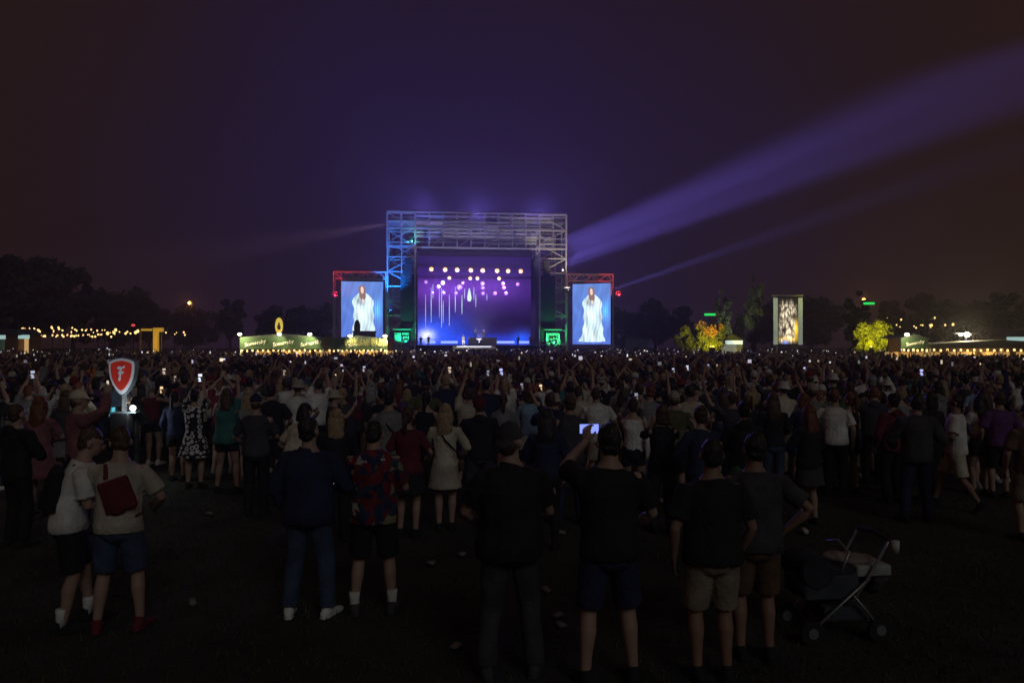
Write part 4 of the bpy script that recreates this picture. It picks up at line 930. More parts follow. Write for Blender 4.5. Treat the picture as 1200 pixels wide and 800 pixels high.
person(at(714, 800), 4, 1.88, 'bent', ((.10, .36, 1.60), (.8, .0, -.6), (-.1, .2, .9), 1.0), 'wide', 'm', 'tee', 'black', 'shorts', 'navy', 'short', 'dark', fat=1.04, hyaw=8, shoes='black', hero=True, label='tall person in black t-shirt and navy shorts filming with a bright phone')
o, r = PERSONS[-1]; phone(o, r, 'L', 'phone with bright blue display held sideways by the tall filming person', (.25, .32, 1.0), 1.2, landscape=True)
person(at(834, 796), 2, 1.77, 'relax', 'down', 'stand', 'm', 'tee', 'black', 'shorts', 'khaki', 'buzz', 'dark', fat=1.08, skin='tan', shoes='black', hero=True, label='person in black t-shirt and khaki shorts with a shaved neck, arms hanging')
person(at(884, 772), -4, 1.76, 'hip', 'relax', 'stand', 'm', 'tee', 'charcoal', 'shorts', 'brown', 'short', 'dark', fat=1.05, hyaw=12, skin='tan', shoes='black', hero=True, label='person in charcoal t-shirt and brown shorts with one hand on the hip')
# --- second line
def mid(px, d, rz, h, *a, **k): return person(G(px, d), rz, h, *a, **k)
mid(228, 12.6, 4, 1.70, 'high', 'high', 'stand', 'f', 'dress', 'floral', None, None, 'bun', 'dark', hero=True, label='person in black and white floral dress holding a phone overhead with both hands')
o, r = PERSONS[-1]; phone(o, r, 'B', 'phone held overhead by the person in the floral dress', (.8, .85, 1), 1.2)
mid(266, 12.2, -8, 1.74, 'high', 'eye', 'wide', 'f', 'shirt', 'teal', 'mini', 'black', 'long', 'brown', fat=1.08, hero=True, label='person with long brown hair in loose teal shirt and black shorts reaching up')
mid(92, 9.6, -40, 1.86, ((.20, .25, 1.72), (.9, .2, -.3), (-.1, .1, 1), .9), 'bent', 'stand', 'm', 'longsleeve', 'pink', 'trousers', 'black', 'cap', 'cream', hero=True, hyaw=-20, label='person in cream cap and pink long-sleeved top raising a bent arm by the shield sign')
o, r = PERSONS[-1]; phone(o, r, 'R', 'phone raised by the person in the cream cap', (.9, .8, .6), .8)
mid(47, 10.6, 6, 1.72, 'front', 'front', 'stand', 'f', 'dress', 'pink', None, None, 'long', 'auburn', hero=True, label='person with long auburn hair in plain pink dress')
mid(345, 9.8, -24, 1.70, 'bent', 'bent', 'stepL', 'f', 'tee', 'cream', 'mini', 'black', 'bob', 'dark', lean=20, hpitch=10, hero=True, label='person with dark bob in cream t-shirt bending toward a friend')
mid(394, 9.2, 14, 1.66, 'front', 'front', 'stand', 'f', 'jacket', 'black', 'trousers', 'black', 'long', 'blond', hero=True, label='person with long blond hair in short black jacket and black trousers')
mid(366, 14.5, 0, 1.80, 'high', 'high', 'stand', 'm', 'tee', 'white', 'trousers', 'black', 'short', 'dark', label='person with short dark hair in white t-shirt holding both hands overhead')
mid(456, 10.6, 0, 1.80, 'front', 'front', 'stand', 'm', 'tee', 'grey', 'shorts', 'black', 'buzz', 'dark', bag='cross', bagc='black', hero=True, label='person in grey t-shirt with a black strap bag across the back')
mid(522, 9.7, 2, 1.68, 'bent', 'chest', 'close', 'f', 'longsleeve', 'cream', 'skirt', 'beige', 'long', 'blond', bag='cross', bagc='brown', hero=True, label='person with long blond hair in cream top and beige skirt with brown shoulder bag')
mid(494, 12.2, -6, 1.70, 'front', 'chest', 'stand', 'f', 'tank', 'black', 'leggings', 'black', 'ponytail', 'dark', label='person with dark ponytail in black tank top and black leggings')
mid(546, 12.8, 10, 1.72, 'bent', 'high', 'stand', 'm', 'tee', 'beige', 'shorts', 'navy', 'buzz', 'brown', label='person with cropped brown hair in beige t-shirt and navy shorts, one arm up')
mid(742, 11.0, -12, 1.66, 'bent', 'eye', 'stand', 'f', 'tank', 'white', 'mini', 'black', 'bun', 'brown', bag='tote', bagc='white', hero=True, label='person with brown bun carrying a white tote bag over a white tank top')
mid(752, 13.2, 5, 1.78, 'down', 'hip', 'stand', 'm', 'tee', 'grey', 'trousers', 'denim', 'short', 'brown', label='person in grey t-shirt and jeans with a hand on the hip')
mid(808, 12.8, 0, 1.76, 'pocket', 'pocket', 'stand', 'm', 'tee', 'cream', 'trousers', 'black', 'short', 'dark', hero=True, label='person in boxy cream t-shirt and black trousers, hands in pockets')
mid(822, 9.0, 8, 1.70, 'eye', 'bent', 'stand', 'f', 'longsleeve', 'navy', 'trousers', 'black', 'bun', 'brown', label='person with brown bun in navy long-sleeved top behind the shaven necked person')
mid(868, 9.6, -10, 1.72, 'front', 'front', 'stand', 'f', 'hoodie', 'black', 'skirt', 'green', 'bun', 'dark', label='person with dark bun in black hoodie and green skirt')
mid(906, 11.6, -2, 1.70, 'front', 'front', 'stand', 'f', 'longsleeve', 'black', 'trousers', 'denim', 'long', 'brown', hero=True, label='person with long brown hair in black top and light blue jeans')
mid(941, 11.9, 6, 1.68, 'relax', 'front', 'stand', 'f', 'tee', 'navy', 'mini', 'denim', 'bob', 'auburn', hero=True, shoes='white', label='person with auburn bob in navy t-shirt and denim shorts, pale trainers')
mid(978, 11.9, -30, 1.74, 'down', 'side', 'stand', 'm', 'tee', 'white', 'trousers', 'black', 'short', 'auburn', fat=1.05, hero=True, label='person in plain white t-shirt and black trousers with an arm stretched aside')
mid(996, 12.1, 25, 1.66, 'bent', 'bent', 'stepL', 'f', 'tank', 'black', 'mini', 'black', 'ponytail', 'auburn', hero=True, label='person with auburn ponytail in black tank top and tiny black shorts, bare legs')
mid(912, 13.6, 0, 1.78, 'eye', 'eye', 'stand', 'm', 'shirt', 'cream', 'shorts', 'khaki', 'bucket', 'white', label='person in white bucket hat and loose cream shirt')
mid(960, 14.2, -5, 1.70, 'front', 'wave', 'stand', 'f', 'tee', 'olive', 'trousers', 'black', 'cap', 'white', label='person in white cap and olive t-shirt waving one arm')
mid(1022, 13.0, -20, 1.72, 'front', 'front', 'stand', 'm', 'hoodie', 'charcoal', 'trousers', 'black', 'short', 'auburn', hpitch=18, label='person in charcoal hoodie looking down at a lit phone')
o, r = PERSONS[-1]; phone(o, r, 'R', 'phone with white blue display held low by the person in charcoal hoodie', (.6, .65, 1), 1.6, tilt=-30)
mid(1120, 10.9, 60, 1.72, 'bent', ((.12, .22, 1.10), (.8, -.3, -.5), (-.6, .5, .1), .8), 'walk', 'm', 'tee', 'white', 'shorts', 'cream', 'short', 'dark', skin='tan', hero=True, bag='cross', bagc='black', label='person striding sideways in white t-shirt and cream shorts with a black bag')
mid(1090, 11.6, 12, 1.72, 'bent', 'bent', 'stand', 'f', 'jacket', 'black', 'trousers', 'black', 'bob', 'dark', hero=True, label='person with dark bob all in black jacket and trousers near the striding person')
mid(1148, 12.0, 4, 1.66, 'front', 'front', 'stand', 'f', 'crop', 'white', 'mini', 'black', 'long', 'dark', hero=True, label='person with long dark hair in white crop top and black shorts')
mid(1171, 11.8, -6, 1.70, 'bent', 'relax', 'stand', 'm', 'tee', 'purple', 'shorts', 'black', 'short', 'brown', hero=True, label='person in purple t-shirt and black shorts next to the white crop top')
mid(1206, 9.2, 0, 1.72, 'down', 'relax', 'stand', 'm', 'tee', 'brown', 'shorts', 'khaki', 'cap', 'black', label='person in black cap, brown t-shirt and khaki shorts at the crowd edge')
mid(1058, 13.0, 10, 1.70, 'eye', 'bent', 'stand', 'f', 'tank', 'grey', 'trousers', 'teal', 'bun', 'blond', bag='tote', bagc='white', label='person with blond bun, grey tank top and white tote bag')
mid(318, 12.6, 3, 1.78, 'bent', 'bent', 'stand', 'm', 'shirt', 'black', 'shorts', 'black', 'buzz', 'dark', socks='white', hero=True, label='person in loose black shirt, black shorts and white socks with shaved hair')
mid(645, 11.0, 0, 1.74, 'eye', 'eye', 'stand', 'm', 'hoodie', 'navy', 'trousers', 'charcoal', 'short', 'brown', label='person in navy hoodie and charcoal trousers holding phone at eye level')
o, r = PERSONS[-1]; phone(o, r, 'B', 'phone held at eye level by the person in the navy hoodie', (1, .7, .4), 1.1)
mid(672, 14.0, 0, 1.76, 'high', 'high', 'stand', 'm', 'tee', 'teal', 'shorts', 'black', 'short', 'dark', label='person with short dark hair in teal t-shirt holding both arms overhead')
mid(620, 13.4, 0, 1.66, 'front', 'front', 'stand', 'f', 'tee', 'sky blue', 'skirt', 'white', 'bob', 'brown', label='person with brown bob in sky blue t-shirt and white skirt')
mid(574, 14.4, 0, 1.80, 'relax', 'relax', 'stand', 'm', 'jacket', 'navy', 'trousers', 'navy', 'short', 'dark', label='person in navy jacket and navy trousers with short dark hair')
for a_ in ((300, 10.6, 6, 1.74, 'front', 'bent', 'stand', 'm', 'tee', 'charcoal', 'trousers', 'black', 'cap', 'navy', 'person in navy cap, charcoal t-shirt and black trousers behind the cream shirted friend'),
    (478, 9.4, -10, 1.66, 'bent', 'relax', 'stand', 'f', 'tee', 'maroon', 'skirt', 'black', 'ponytail', 'brown', 'person with brown ponytail in maroon t-shirt and black skirt'),
    (562, 10.4, 8, 1.72, 'front', 'front', 'wide', 'm', 'hoodie', 'black', 'shorts', 'charcoal', 'beanie', 'maroon', 'person in maroon beanie, black hoodie and charcoal shorts'),
    (640, 8.8, -4, 1.70, 'relax', 'front', 'stand', 'f', 'longsleeve', 'navy', 'leggings', 'black', 'long', 'dark', 'person with long dark hair in navy long-sleeved top and black leggings'),
    (668, 10.0, 12, 1.78, 'down', 'bent', 'wide', 'm', 'shirt', 'charcoal', 'trousers', 'navy', 'short', 'brown', 'person with short brown hair in charcoal loose shirt and navy trousers'),
    (776, 9.6, 0, 1.68, 'eye', 'eye', 'stand', 'f', 'tee', 'black', 'trousers', 'charcoal', 'bob', 'brown', 'person with brown bob in black t-shirt holding both hands at eye level'),
    (790, 11.3, -16, 1.74, 'front', 'front', 'stand', 'm', 'tee', 'olive', 'shorts', 'black', 'cap', 'beige', 'person in beige cap, olive t-shirt and black shorts'),
    (1046, 11.4, 14, 1.70, 'front', 'relax', 'stand', 'f', 'hoodie', 'maroon', 'trousers', 'black', 'bun', 'dark', 'person with dark bun in maroon hoodie by the open grass'),
    (1074, 10.2, -8, 1.76, 'pocket', 'bent', 'wide', 'm', 'jacket', 'charcoal', 'trousers', 'navy', 'short', 'dark', 'person in charcoal jacket and navy trousers standing by the striding person'),
    (948, 10.0, 20, 1.64, 'bent', 'front', 'stand', 'f', 'jacket', 'black', 'skirt', 'charcoal', 'long', 'auburn', 'person with long auburn hair in black jacket and charcoal skirt'),
    (20, 9.0, -20, 1.72, 'front', 'front', 'stand', 'm', 'hoodie', 'black', 'trousers', 'black', 'short', 'brown', 'person with short brown hair in black hoodie and black trousers near the pink dress')):
    mid(*a_[:-1], label=a_[-1], hero=True)
# --- the crowd that can be told apart, up to about 300 people
POSES = (('down', 'relax', 'stand', 'arms down'), ('front', 'front', 'stand', 'hands in front'), ('eye', 'eye', 'stand', 'phone at eye level'), ('high', 'high', 'stand', 'both arms overhead'),
         ('reach', 'down', 'stand', 'one arm straight up'), ('hip', 'relax', 'wide', 'hand on hip'), ('bent', 'chest', 'wide', 'drink at chest'), ('clap', 'clap', 'wide', 'clapping overhead'), ('fold', 'fold', 'wide', 'arms folded'), ('down', 'wave', 'stand', 'waving'))
PW = (5, 5, 4, 3, 2, 3, 3, 1.5, 2, 1.5)
TOPS_M = (('tee', 10), ('shirt', 3), ('hoodie', 2), ('longsleeve', 2)); TOPS_F = (('tee', 6), ('tank', 4), ('longsleeve', 3), ('crop', 2), ('jacket', 2))
TOPC = (('black', 10), ('white', 9), ('grey', 5), ('navy', 4), ('charcoal', 4), ('beige', 2), ('maroon', 2), ('teal', 1), ('pink', 1), ('purple', 1), ('red', .4), ('green', .6), ('cream', 4), ('sky blue', 1), ('olive', 1), ('yellow', .5), ('striped', 1), ('orange', .6))
BOTC = (('black', 6), ('denim', 4), ('navy', 2), ('khaki', 2), ('grey', 1), ('charcoal', 2), ('beige', 1))
def pick(t): return random.choices([a[0] for a in t], [a[1] for a in t])[0]
pts = [(p[0].location.x, p[0].location.y) for p in PERSONS]
used = {p[0]['label'] for p in PERSONS}
def ok(x, y, r, lst): return all((x-a)**2+(y-b)**2 > r*r for a, b in lst)
cand = []
y = 11.6
tries = 0
NMAX = 299
CELL = []
d0 = 12.4
while len(PERSONS)+len(CELL) < NMAX and tries < 60000:
    tries += 1
    yy = d0+tries*13.8/9000.0
    d = random.uniform(d0, min(yy, 27.5)); x = random.uniform(-.74, .74)*d
    px = 600+x/d*FPX
    if d < 13.2 and 1010 < px < 1080: continue
    if d < 15 and 110 < px < 205 : continue
    if ok(x, d, .60+(.12 if d < 16 else 0), pts): pts.append((x, d)); CELL.append((x, d))
DCROWD = max(d for _, d in CELL)
for (x, d) in CELL:
    for _ in range(60):
        sex = random.choice('mf'); pi = random.choices(range(10), PW)[0]; aR, aL, lg, act = POSES[pi]
        top = pick(TOPS_M if sex == 'm' else TOPS_F); tcx = pick(TOPC); bot = random.choice(('shorts', 'shorts', 'trousers') if sex == 'm' else ('mini', 'trousers', 'skirt')); bc = pick(BOTC)
        hr = random.choice(('short', 'short', 'buzz', 'cap', 'bucket', 'beanie') if sex == 'm' else ('long', 'long', 'bob', 'ponytail', 'bun', 'bucket'))
        hat = hr in ('cap', 'bucket', 'beanie'); hc = random.choice(('black', 'white', 'navy', 'beige', 'red')) if hat else random.choices(('dark', 'brown', 'blond', 'auburn', 'grey'), (5, 5, 3, 1, .7))[0]
        hn_ = {'short': 'short %s hair', 'buzz': 'cropped %s hair', 'cap': '%s cap', 'bucket': '%s bucket hat', 'beanie': '%s beanie', 'long': 'long %s hair', 'bob': '%s bob', 'ponytail': '%s ponytail', 'bun': '%s bun'}[hr] % hc
        bn = {'shorts': 'shorts', 'mini': 'shorts', 'trousers': 'trousers', 'skirt': 'skirt'}[bot]
        lab = 'person with %s, %s %s, %s %s, %s' % (hn_, tcx, TOPNAME[top], bc, bn, act)
        if lab not in used and len(lab.split()) <= 16: break
    used.add(lab)
    yaw = random.gauss(0, 14)
    if random.random() < .12: yaw = random.choice((-1, 1))*random.uniform(40, 110)
    face = math.degrees(math.atan2(-(MS.translation.x-x), SD-d))
    o, r = person((x, d), yaw+face, random.gauss(1.76 if sex == 'm' else 1.66, .06), aR, aL, lg, sex, top, tcx, bot, bc, hr, hc, skin=random.choices(('light', 'tan', 'brown'), (6, 3, 1))[0], shoes=random.choice(('black', 'white', 'grey', 'brown')), label=lab, group='people standing in the festival crowd')
    if act in ('phone at eye level', 'both arms overhead') and random.random() < .5:
        phone(o, r, 'B', 'phone held by the %s' % lab.replace(', '+act, '').replace('person with', 'person with'), random.choice(((.7, .75, 1), (1, .8, .6), (.5, .55, 1))), random.choice((.35, .6, 1.1)))
# --- singer and band on the stage
def on_stage(x, y, z, h, label, **k):
    p = S(x, y, 0); a = dict(aR='chest', aL='relax', legs='stand', sex='m', top='tee', topc='black', bot='trousers', botc='black', hair='short', hairc='dark'); a.update(k)
    person(p, 180+6, h, a['aR'], a['aL'], a['legs'], a['sex'], a['top'], a['topc'], a['bot'], a['botc'], a['hair'], a['hairc'], label=label, z=z)
on_stage(-2.6, -.9, 2.43, 1.95, 'singer in a long white gown at the front of the stage', sex='f', top='dress', topc='white', bot='trousers', botc='white', hair='long', hairc='brown', aL='front')
on_stage(1.5, 7.1, 4.0, 1.75, 'drummer in white t-shirt behind the drum kit on the riser', topc='white', aR='front', aL='front')
on_stage(-.1, 6.2, 4.0, 1.75, 'musician in white shirt on the riser beside the drum kit', top='shirt', topc='white', aR='front', aL='bent')
on_stage(-8.8, 3, 2.5, 1.8, 'guitarist in maroon t-shirt before the bright blue corner', topc='maroon', aR='bent', aL='side')
on_stage(-11.4+1.2, 5, 2.5, 1.75, 'backing musician in charcoal hoodie in the bright blue corner', top='hoodie', topc='charcoal', aR='front', aL='front')
on_stage(7.5, 3, 2.5, 1.78, 'keyboard player in teal t-shirt past the drum riser', topc='teal', aR='front', aL='front')
on_stage(9.8, 2.4, 2.5, 1.82, 'bass player in orange shirt near the stage side', top='shirt', topc='orange', aR='bent', aL='side')
fo = stage_thing('added_floor_spot', 'white floor spot added in the pit before the stage to light the singer', 'stage light', x=-2.4, y=-7.5, z=1.2, rz=math.pi)  # floor spot added so singer and band do not stay dark
link('housing', HEAD, black_metal, fo); link('yoke', YOKE, black_metal, fo); link('lens', CORE, pink_hot, fo)
lamp(S(-2.4, -7.2, 1.9), S(-2.6, -.9, 3.6), 2600, (1, .97, .88), 20, .4, fo, .2)
lamp(S(-2.4, -7.2, 1.9), S(0, 5, 4.6), 200, (1, .75, .6), 100, .6, fo, .2)

# --- far crowd: one mass
def figure(arms):
    v = []; q = []; c = []
    def rings(rs, ci, n=7):
        b = len(v); 
        for (x, y, z, rx, ry) in rs:
            for j in range(n): v.append((x+rx*math.cos(2*math.pi*j/n), y+ry*math.sin(2*math.pi*j/n), z))
        for i in range(len(rs)-1):
            for j in range(n): k = (j+1) % n; q.append((b+i*n+j, b+i*n+k, b+(i+1)*n+k, b+(i+1)*n+j)); c.append(ci)
    rings([(0, 0, .55, .19, .14), (0, 0, .92, .18, .125), (0, 0, 1.1, .165, .115), (0, 0, 1.3, .20, .125), (0, 0, 1.42, .20, .105), (0, 0, 1.47, .09, .07), (0, 0, 1.49, .06, .06)], 2)
    rings([(0, .0, 1.46, .055, .055), (0, 0, 1.54, .055, .06)], 1, 6)
    rings([(0, .02, 1.53, .05, .06), (0, .015, 1.58, .073, .088), (0, 0, 1.63, .08, .10)], 1)
    rings([(0, -.01, 1.57, .06, .09), (0, -.01, 1.63, .085, .104), (0, -.005, 1.70, .078, .095), (0, 0, 1.75, .045, .055), (0, 0, 1.765, .005, .005)], 0)
    for s, a in zip((1, -1), arms):
        P_ = {'d': [(.215, 0, 1.41), (.25, -.02, 1.14), (.24, .06, .90)], 'u': [(.2, 0, 1.41), (.33, .08, 1.62), (.10, .2, 1.86)], 'f': [(.205, 0, 1.41), (.27, .02, 1.15), (.10, .27, 1.16)], 'r': [(.2, 0, 1.41), (.30, .05, 1.66), (.24, .12, 1.96)]}[a]
        p = [Vector((s*x, y, z)) for x, y, z in P_]
        def seg(A, B, r0, r1, ci):
            d = (B-A).normalized(); h = Vector((0, 1, 0)) if abs(d.y) < .8 else Vector((1, 0, 0)); u = (h-d*h.dot(d)).normalized(); w = d.cross(u); b = len(v)
            for Pp, rr in ((A, r0), (B, r1)):
                for j in range(5): v.append(tuple(Pp+u*rr*math.cos(2*math.pi*j/5)+w*rr*math.sin(2*math.pi*j/5)))
            for j in range(5): k = (j+1) % 5; q.append((b+j, b+k, b+5+k, b+5+j)); c.append(ci)
        seg(p[0], p[1], .066, .058, 2); seg(p[1], p[2], .042, .032, 1); seg(p[2], p[2]+(p[2]-p[1]).normalized()*.15, .04, .025, 1)
    return np.array(v), np.array(q), np.array(c)
FIG = [figure('dd'), figure('ff'), figure('uu'), figure('dr'), figure('df')]
tops = np.array([CLOTH[k] for k in ('black', 'black', 'black', 'charcoal', 'navy', 'grey', 'white', 'white', 'maroon', 'teal', 'beige', 'pink', 'denim')])
hairs = np.array([HAIRC[k] for k in ('dark', 'dark', 'brown', 'brown', 'blond', 'auburn')]); skins = np.array([SKIN[k] for k in ('light', 'light', 'tan', 'brown')])
VV, QQ, CC = [], [], []; nv = 0; phones = []
placed = {}
def blocked(x, d):
    px = 600+x/d*FPX
    if 275 < px < 460 and 70.5 < d < 80: return True
    if px > 1045 and 60.5 < d < 70: return True
    return False
d = DCROWD-1.5; count = 0
while d < 121:
    row = .64+.026*max(0, d-30); sp = .62+.010*max(0, d-30)
    W = .74*d; x = -W+random.uniform(0, .5)
    while x < W:
        xx = x+random.uniform(-.2, .2); dd = d+random.uniform(-.25, .25)
        px = 600+xx/dd*FPX
        lim = 121 if 380 < px < 760 else 100
        if dd < lim and not blocked(xx, dd) and random.random() < .93 and (dd > DCROWD+1 or ok(xx, dd, .55, pts)):
            fi = random.choices(range(5), (6, 4, 1.6, .7, 2))[0]; v, q, c = FIG[fi]; h = random.gauss(1.71, .08)/1.765; a = random.gauss(0, .35)
            ca, sa = math.cos(a), math.sin(a); vv = v*h
            vv = np.stack([vv[:, 0]*ca-vv[:, 1]*sa+xx, vv[:, 0]*sa+vv[:, 1]*ca+dd, vv[:, 2]], 1)
            pal = np.stack([hairs[random.randrange(6)], skins[random.randrange(4)], tops[random.randrange(len(tops))]])
            VV.append(vv); QQ.append(q+nv); CC.append(pal[c]); nv += len(v); count += 1
            pp = .16 if fi == 2 else (.08 if fi == 3 else .006)
            if dd > 50: pp *= 3
            if 450 < px < 800: pp *= 1.6
            if random.random() < pp: phones.append((xx+random.uniform(-.05, .05), dd-.05+ (0 if fi != 2 else .2), (1.95 if fi in (2, 3) else 1.3)*h))
        x += sp
    d += row
me = fast_mesh('crowd', np.concatenate(VV), np.concatenate(QQ), np.concatenate(CC)); me.polygons.foreach_set('use_smooth', [True]*len(me.polygons))
o = link('crowd', me, mat_attr('crowd_colours')); o['kind'] = 'stuff'; o['label'] = 'dense mass of concert goers stretching to the stage'; o['category'] = 'crowd'
vv = []; qq = []; cc = []; n = 0
bx = MB().box((-.5, -.5, -.5), (.5, .5, .5)); bv = np.array(bx.v); bq = np.array(bx.f)
for (x, y, z) in phones:
    w = random.choice((.05, .07, .12)); hgt = random.choice((.12, .06)); k = random.choice((.15, .3, .6, 1.1)); 
    c = np.array(random.choice(((.85, .8, 1), (.75, .75, 1), (1, .85, .6), (.9, .95, 1))))*k
    vv.append(bv*[w, .02, hgt]+[x, y, z]); qq.append(bq+n); n += 8; cc.append(np.repeat(c[None], 6, 0))
o = link('crowd_phones', fast_mesh('crowd_phones', np.concatenate(vv), np.concatenate(qq), np.concatenate(cc)), mat_attr('phone_glow', 1.0, sample=False)); o['kind'] = 'stuff'; o['label'] = 'scatter of tiny lit phones held up across the crowd'; o['category'] = 'phones'
print('people', len(PERSONS), 'far', count, 'dcrowd', DCROWD)

# --- illuminated shield sign carried on a backpack
D0 = 13.2; p0 = G(145, D0)
o, r = person(p0+Vector((0, .22, 0)), 6, 1.62, 'bent', 'bent', 'stand', 'm', 'hoodie', 'black', 'trousers', 'black', 'beanie', 'black', label='person in black hoodie and black beanie carrying the shield sign on the back')
t = empty('shield_sign', p0); tag(t, 'red and white shield sign with a letter F on a backpack pole', 'sign')
zt = P(0, 418, D0).z; zb_ = P(0, 463, D0).z; hw = 16/FPX*D0; zc = (zt+zb_)/2
def shield(s, cz=0):
    H = zt-zb_; pts = []
    prof = [(0, 1.0), (.35, .985), (.7, .95), (.96, .90), (1.0, .80), (.97, .62), (.88, .45), (.70, .28), (.42, .12), (.15, .02), (0, 0)]
    pr = [(x, z) for x, z in prof]; full = pr+[(-x, z) for x, z in reversed(pr[1:-1])]
    return [(x*hw*s, zc+(z-.5)*H*s+cz) for x, z in full]
edge = mat('sign_edge', (.25, .3, .32), .4, .5)
lit_white = mat('sign_white_lit', (.8, .85, .9), .5, var=.05, emit=(.62, .75, .9), estr=.13, sample=False)
lit_red = mat('sign_red_lit', (.6, .04, .03), .5, var=.05, emit=(1, .06, .04), estr=.13, sample=False)
link('edge', MB().prism(shield(1.0), -.06, .06).mesh(), edge, t)
link('white_border', MB().prism(shield(.93, .0), -.075, -.062).mesh(), lit_white, t)
link('red_field', MB().prism(shield(.77, .012), -.09, -.077).mesh(), lit_red, t)
F = [(-.62, .62), (-.35, .86), (.15, .76), (.62, .92), (.52, .62), (.12, .56), (.06, .22), (.42, .28), (.36, -.02), (.02, -.02), (-.04, -.5), (-.02, -.72), (-.26, -.9), (-.42, -.62), (-.3, -.5), (-.24, -.05), (-.42, -.05), (-.38, .2), (-.2, .2), (-.16, .56), (-.42, .48)]
link('letter', MB().prism([(x*hw*.46, zc+.05+z*hw*.62) for x, z in F], -.103, -.092).mesh(), lit_white, t)
beam('pole', (0, .0, 1.0), (0, .0, zb_+.1), .04, steel, t); beam('pole', (.045, .0, 1.0), (.045, .0, zb_+.12), .015, steel, t)
link('backpack', remesh(MB().box((-.17, -.16, .85), (.17, .05, 1.24)), .02, .6, 4), black_metal, t)
for x, m_ in ((-.19, mat('cyan_tag', (.1, .5, .6), .5, emit=(.1, .6, .7), estr=.25, sample=False)),): boxpart('side_panel', (x-.03, -.08, 1.18), (x+.03, .02, 1.34), m_, t)
boxpart('tray', (-.3, -.12, 1.245), (.28, .04, 1.265), edge, t)
pl = P(156, 478, D0-.1)
link('lamp', MB().ell((0, 0, 0), (.05, .04, .05), n=12, m=8).mesh(smooth=True), mat('sign_lamp', (1, 1, 1), .5, var=0, emit=(.85, 1, .85), estr=9, sample=False), t, Matrix.Translation(pl-p0))
lamp(pl+Vector((.02, -.12, .0)), None, 7, (.85, .95, 1), None, 0, t, .04)

# --- pushchair
def tubes(name, paths, r, m, parent):
    for pth in paths: link(name, MB().tube(pth, [r]*len(pth), n=8).mesh(smooth=True), m, parent)
p0 = G(978, 6.25); t = empty('pushchair', p0, R(8)); t.scale = (.88, .88, .88); tag(t, 'empty grey pushchair with pale tray parked on the dark grass', 'pushchair')
fm = mat('frame_silver', (.34, .36, .36), .4, .6, var=.1); fab = mat('pushchair_fabric', (.055, .065, .075), .9, var=.3, bump=.4, bscale=60); blk = mat('rubber', (.02, .02, .02), .8, var=.1)
for sy in (-.24, .24):
    link('push_bar', MB().tube([(.02, sy, .38), (.20, sy, .62), (.36, sy, .88), (.40, sy, .95)], [.014]*4, n=8).mesh(smooth=True), fm, t)
    link('front_leg', MB().tube([(.20, sy, .60), (-.10, sy, .36), (-.38, sy, .13)], [.013]*3, n=8).mesh(smooth=True), fm, t)
    link('rear_leg', MB().tube([(.04, sy, .44), (.18, sy, .28), (.30, sy, .13)], [.013]*3, n=8).mesh(smooth=True), fm, t)
    for x in (-.38, .30):
        w = link('wheel', MB().tube([(x, sy-.022, .115), (x, sy+.022, .115)], [.115, .115], n=22, rnd=0).mesh(smooth=False), blk, t)
        link('hub', MB().tube([(x, sy-.03, .115), (x, sy+.03, .115)], [.05, .05], n=14, rnd=0).mesh(), fm, w)
link('handle', MB().tube([(.40, -.25, .95), (.41, 0, .97), (.40, .25, .95)], [.02]*3, n=8).mesh(smooth=True), blk, t)
link('axle', MB().tube([(.30, -.24, .13), (.30, .24, .13)], [.012]*2, n=8).mesh(), fm, t)
sb = MB(); sb.box((-.42, -.2, .40), (.12, .2, .64)); sb.ell((-.40, 0, .52), (.08, .2, .13)); link('seat', remesh(sb, .015, .5, 5, .004), fab, t)
hd = MB(); hd.tube([(-.30, -.21, .66), (-.30, .21, .66)], [.16, .16], n=16, rnd=0); hd.box((-.3, -.2, .62), (.08, .2, .70)); link('hood', remesh(hd, .014, .5, 5, .006), mat('pushchair_hood', (.025, .03, .04), .9), t)
link('tray', remesh(MB().box((.10, -.2, .60), (.46, .2, .70)), .014, .5, 4), mat('tray_pale', (.36, .40, .35), .7), t)
link('blanket', remesh(MB().ell((.18, 0, .72), (.2, .16, .05)).ell((.0, .03, .74), (.12, .1, .05)), .014, .5, 2, .01), mat('blanket', (.28, .22, .2), .9), t)
link('basket', remesh(MB().box((-.22, -.18, .18), (.24, .18, .32)), .016, .5, 4), fab, t)
link('bumper_bar', MB().tube([(-.06, -.2, .66), (.02, -.2, .84), (.03, 0, .90), (.02, .2, .84), (-.06, .2, .66)], [.013]*5, n=8).mesh(smooth=True), fm, t)
hb = link('hanging_bag', remesh(MB().box((.30, -.16, .52), (.46, .14, .60)).ell((.37, -.01, .50), (.09, .15, .12)), .014, .5, 6, .012, seed=4), mat('bag_cloth', (.06, .05, .05), .9, bump=.5), t)
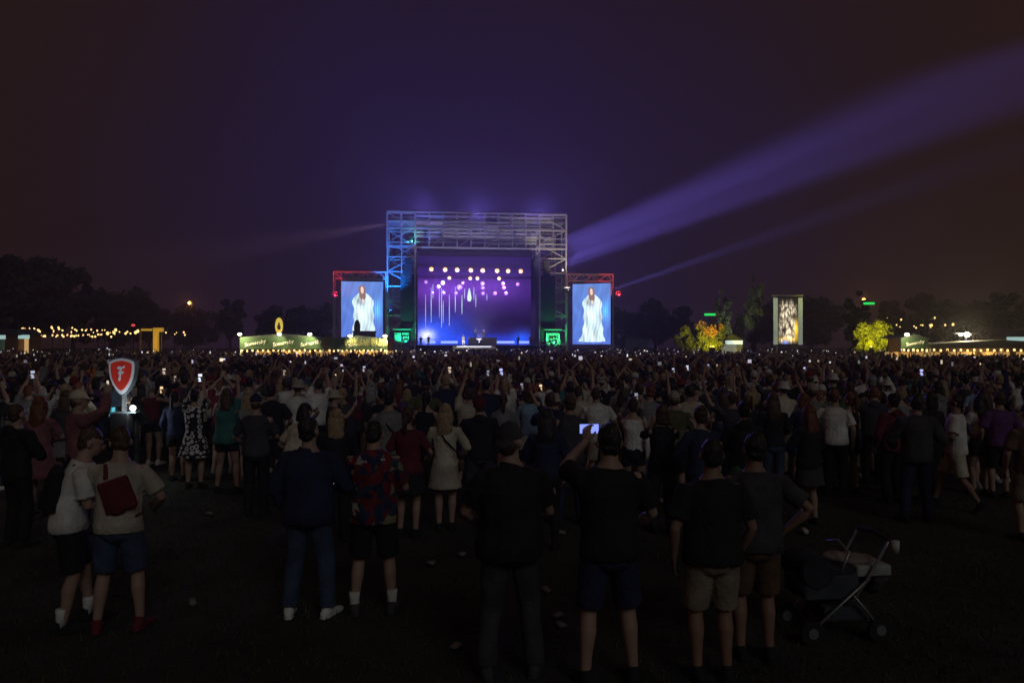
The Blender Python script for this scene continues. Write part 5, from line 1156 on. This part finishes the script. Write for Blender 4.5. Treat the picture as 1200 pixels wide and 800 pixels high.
for sy in (-.08, .08): link('harness_strap', MB().tube([(-.30, sy, .70), (-.16, sy, .675), (.02, sy*.6, .66)], [(.018, .004)]*3, n=6, hint=(0, 1, 0)).mesh(), blk, t)
cup = link('cup_holder', MB().tube([(.44, -.27, .84), (.44, -.27, .95)], [.035, .042], n=14, rnd=0).mesh(smooth=True), mat('cup', (.55, .55, .52), .6), t)
# --- litter on the grass
CUP = MB().tube([(0, 0, 0), (0, .09, .01)], [.03, .04], n=12, rnd=0).mesh(smooth=True)
for i, (px, y, lab) in enumerate(((915, 628, 'crushed pale paper cup lying beside the charcoal shirted person'), (945, 626, 'small pale paper cup lying on the grass behind the pushchair'), (778, 590, 'white paper cup dropped behind the filming person'), (1010, 560, 'paper cup dropped at the edge of the open grass'))):
    M = Matrix.Translation(at(px, y)+Vector((0, 0, .035))) @ Matrix.Rotation(random.uniform(0, 6), 4, 'Z'); c_ = tag(link('paper_cup', CUP, mat('cup', (.55, .55, .52), .6), None, M), lab, 'cup')

for i in range(9):
    yy_ = random.uniform(600, 770); xx_ = random.choice((random.uniform(200, 330), random.uniform(470, 560), random.uniform(640, 680), random.uniform(1040, 1180)))
    M = Matrix.Translation(at(xx_, yy_)+Vector((0, 0, .03))) @ Matrix.Rotation(random.uniform(0, 6), 4, 'Z') @ Matrix.Diagonal((1, 1, random.uniform(.35, .8), 1))
    tag(link('paper_cup', CUP, mat('cup_grey', (.22, .21, .19), .7), None, M), 'squashed dull paper cup trodden into the open grass', 'cup', 'squashed cups on the open grass')
# ------------------------------------------------------------------ haze
hz = bpy.data.materials.new('night_haze'); hz.use_nodes = True; hn = hz.node_tree; hn.nodes.clear()
pv = nd(hn, 'ShaderNodeVolumePrincipled'); pv.inputs['Color'].default_value = (.9, .9, .92, 1); pv.inputs['Density'].default_value = .0013; pv.inputs['Anisotropy'].default_value = .6
ho = nd(hn, 'ShaderNodeOutputMaterial'); hn.links.new(pv.outputs[0], ho.inputs['Volume'])
o = link('haze', MB().box((-170, -20, -1), (170, 262, 34)).mesh('haze'), hz); o['kind'] = 'stuff'
bpy.data.scenes.remove(WORK)
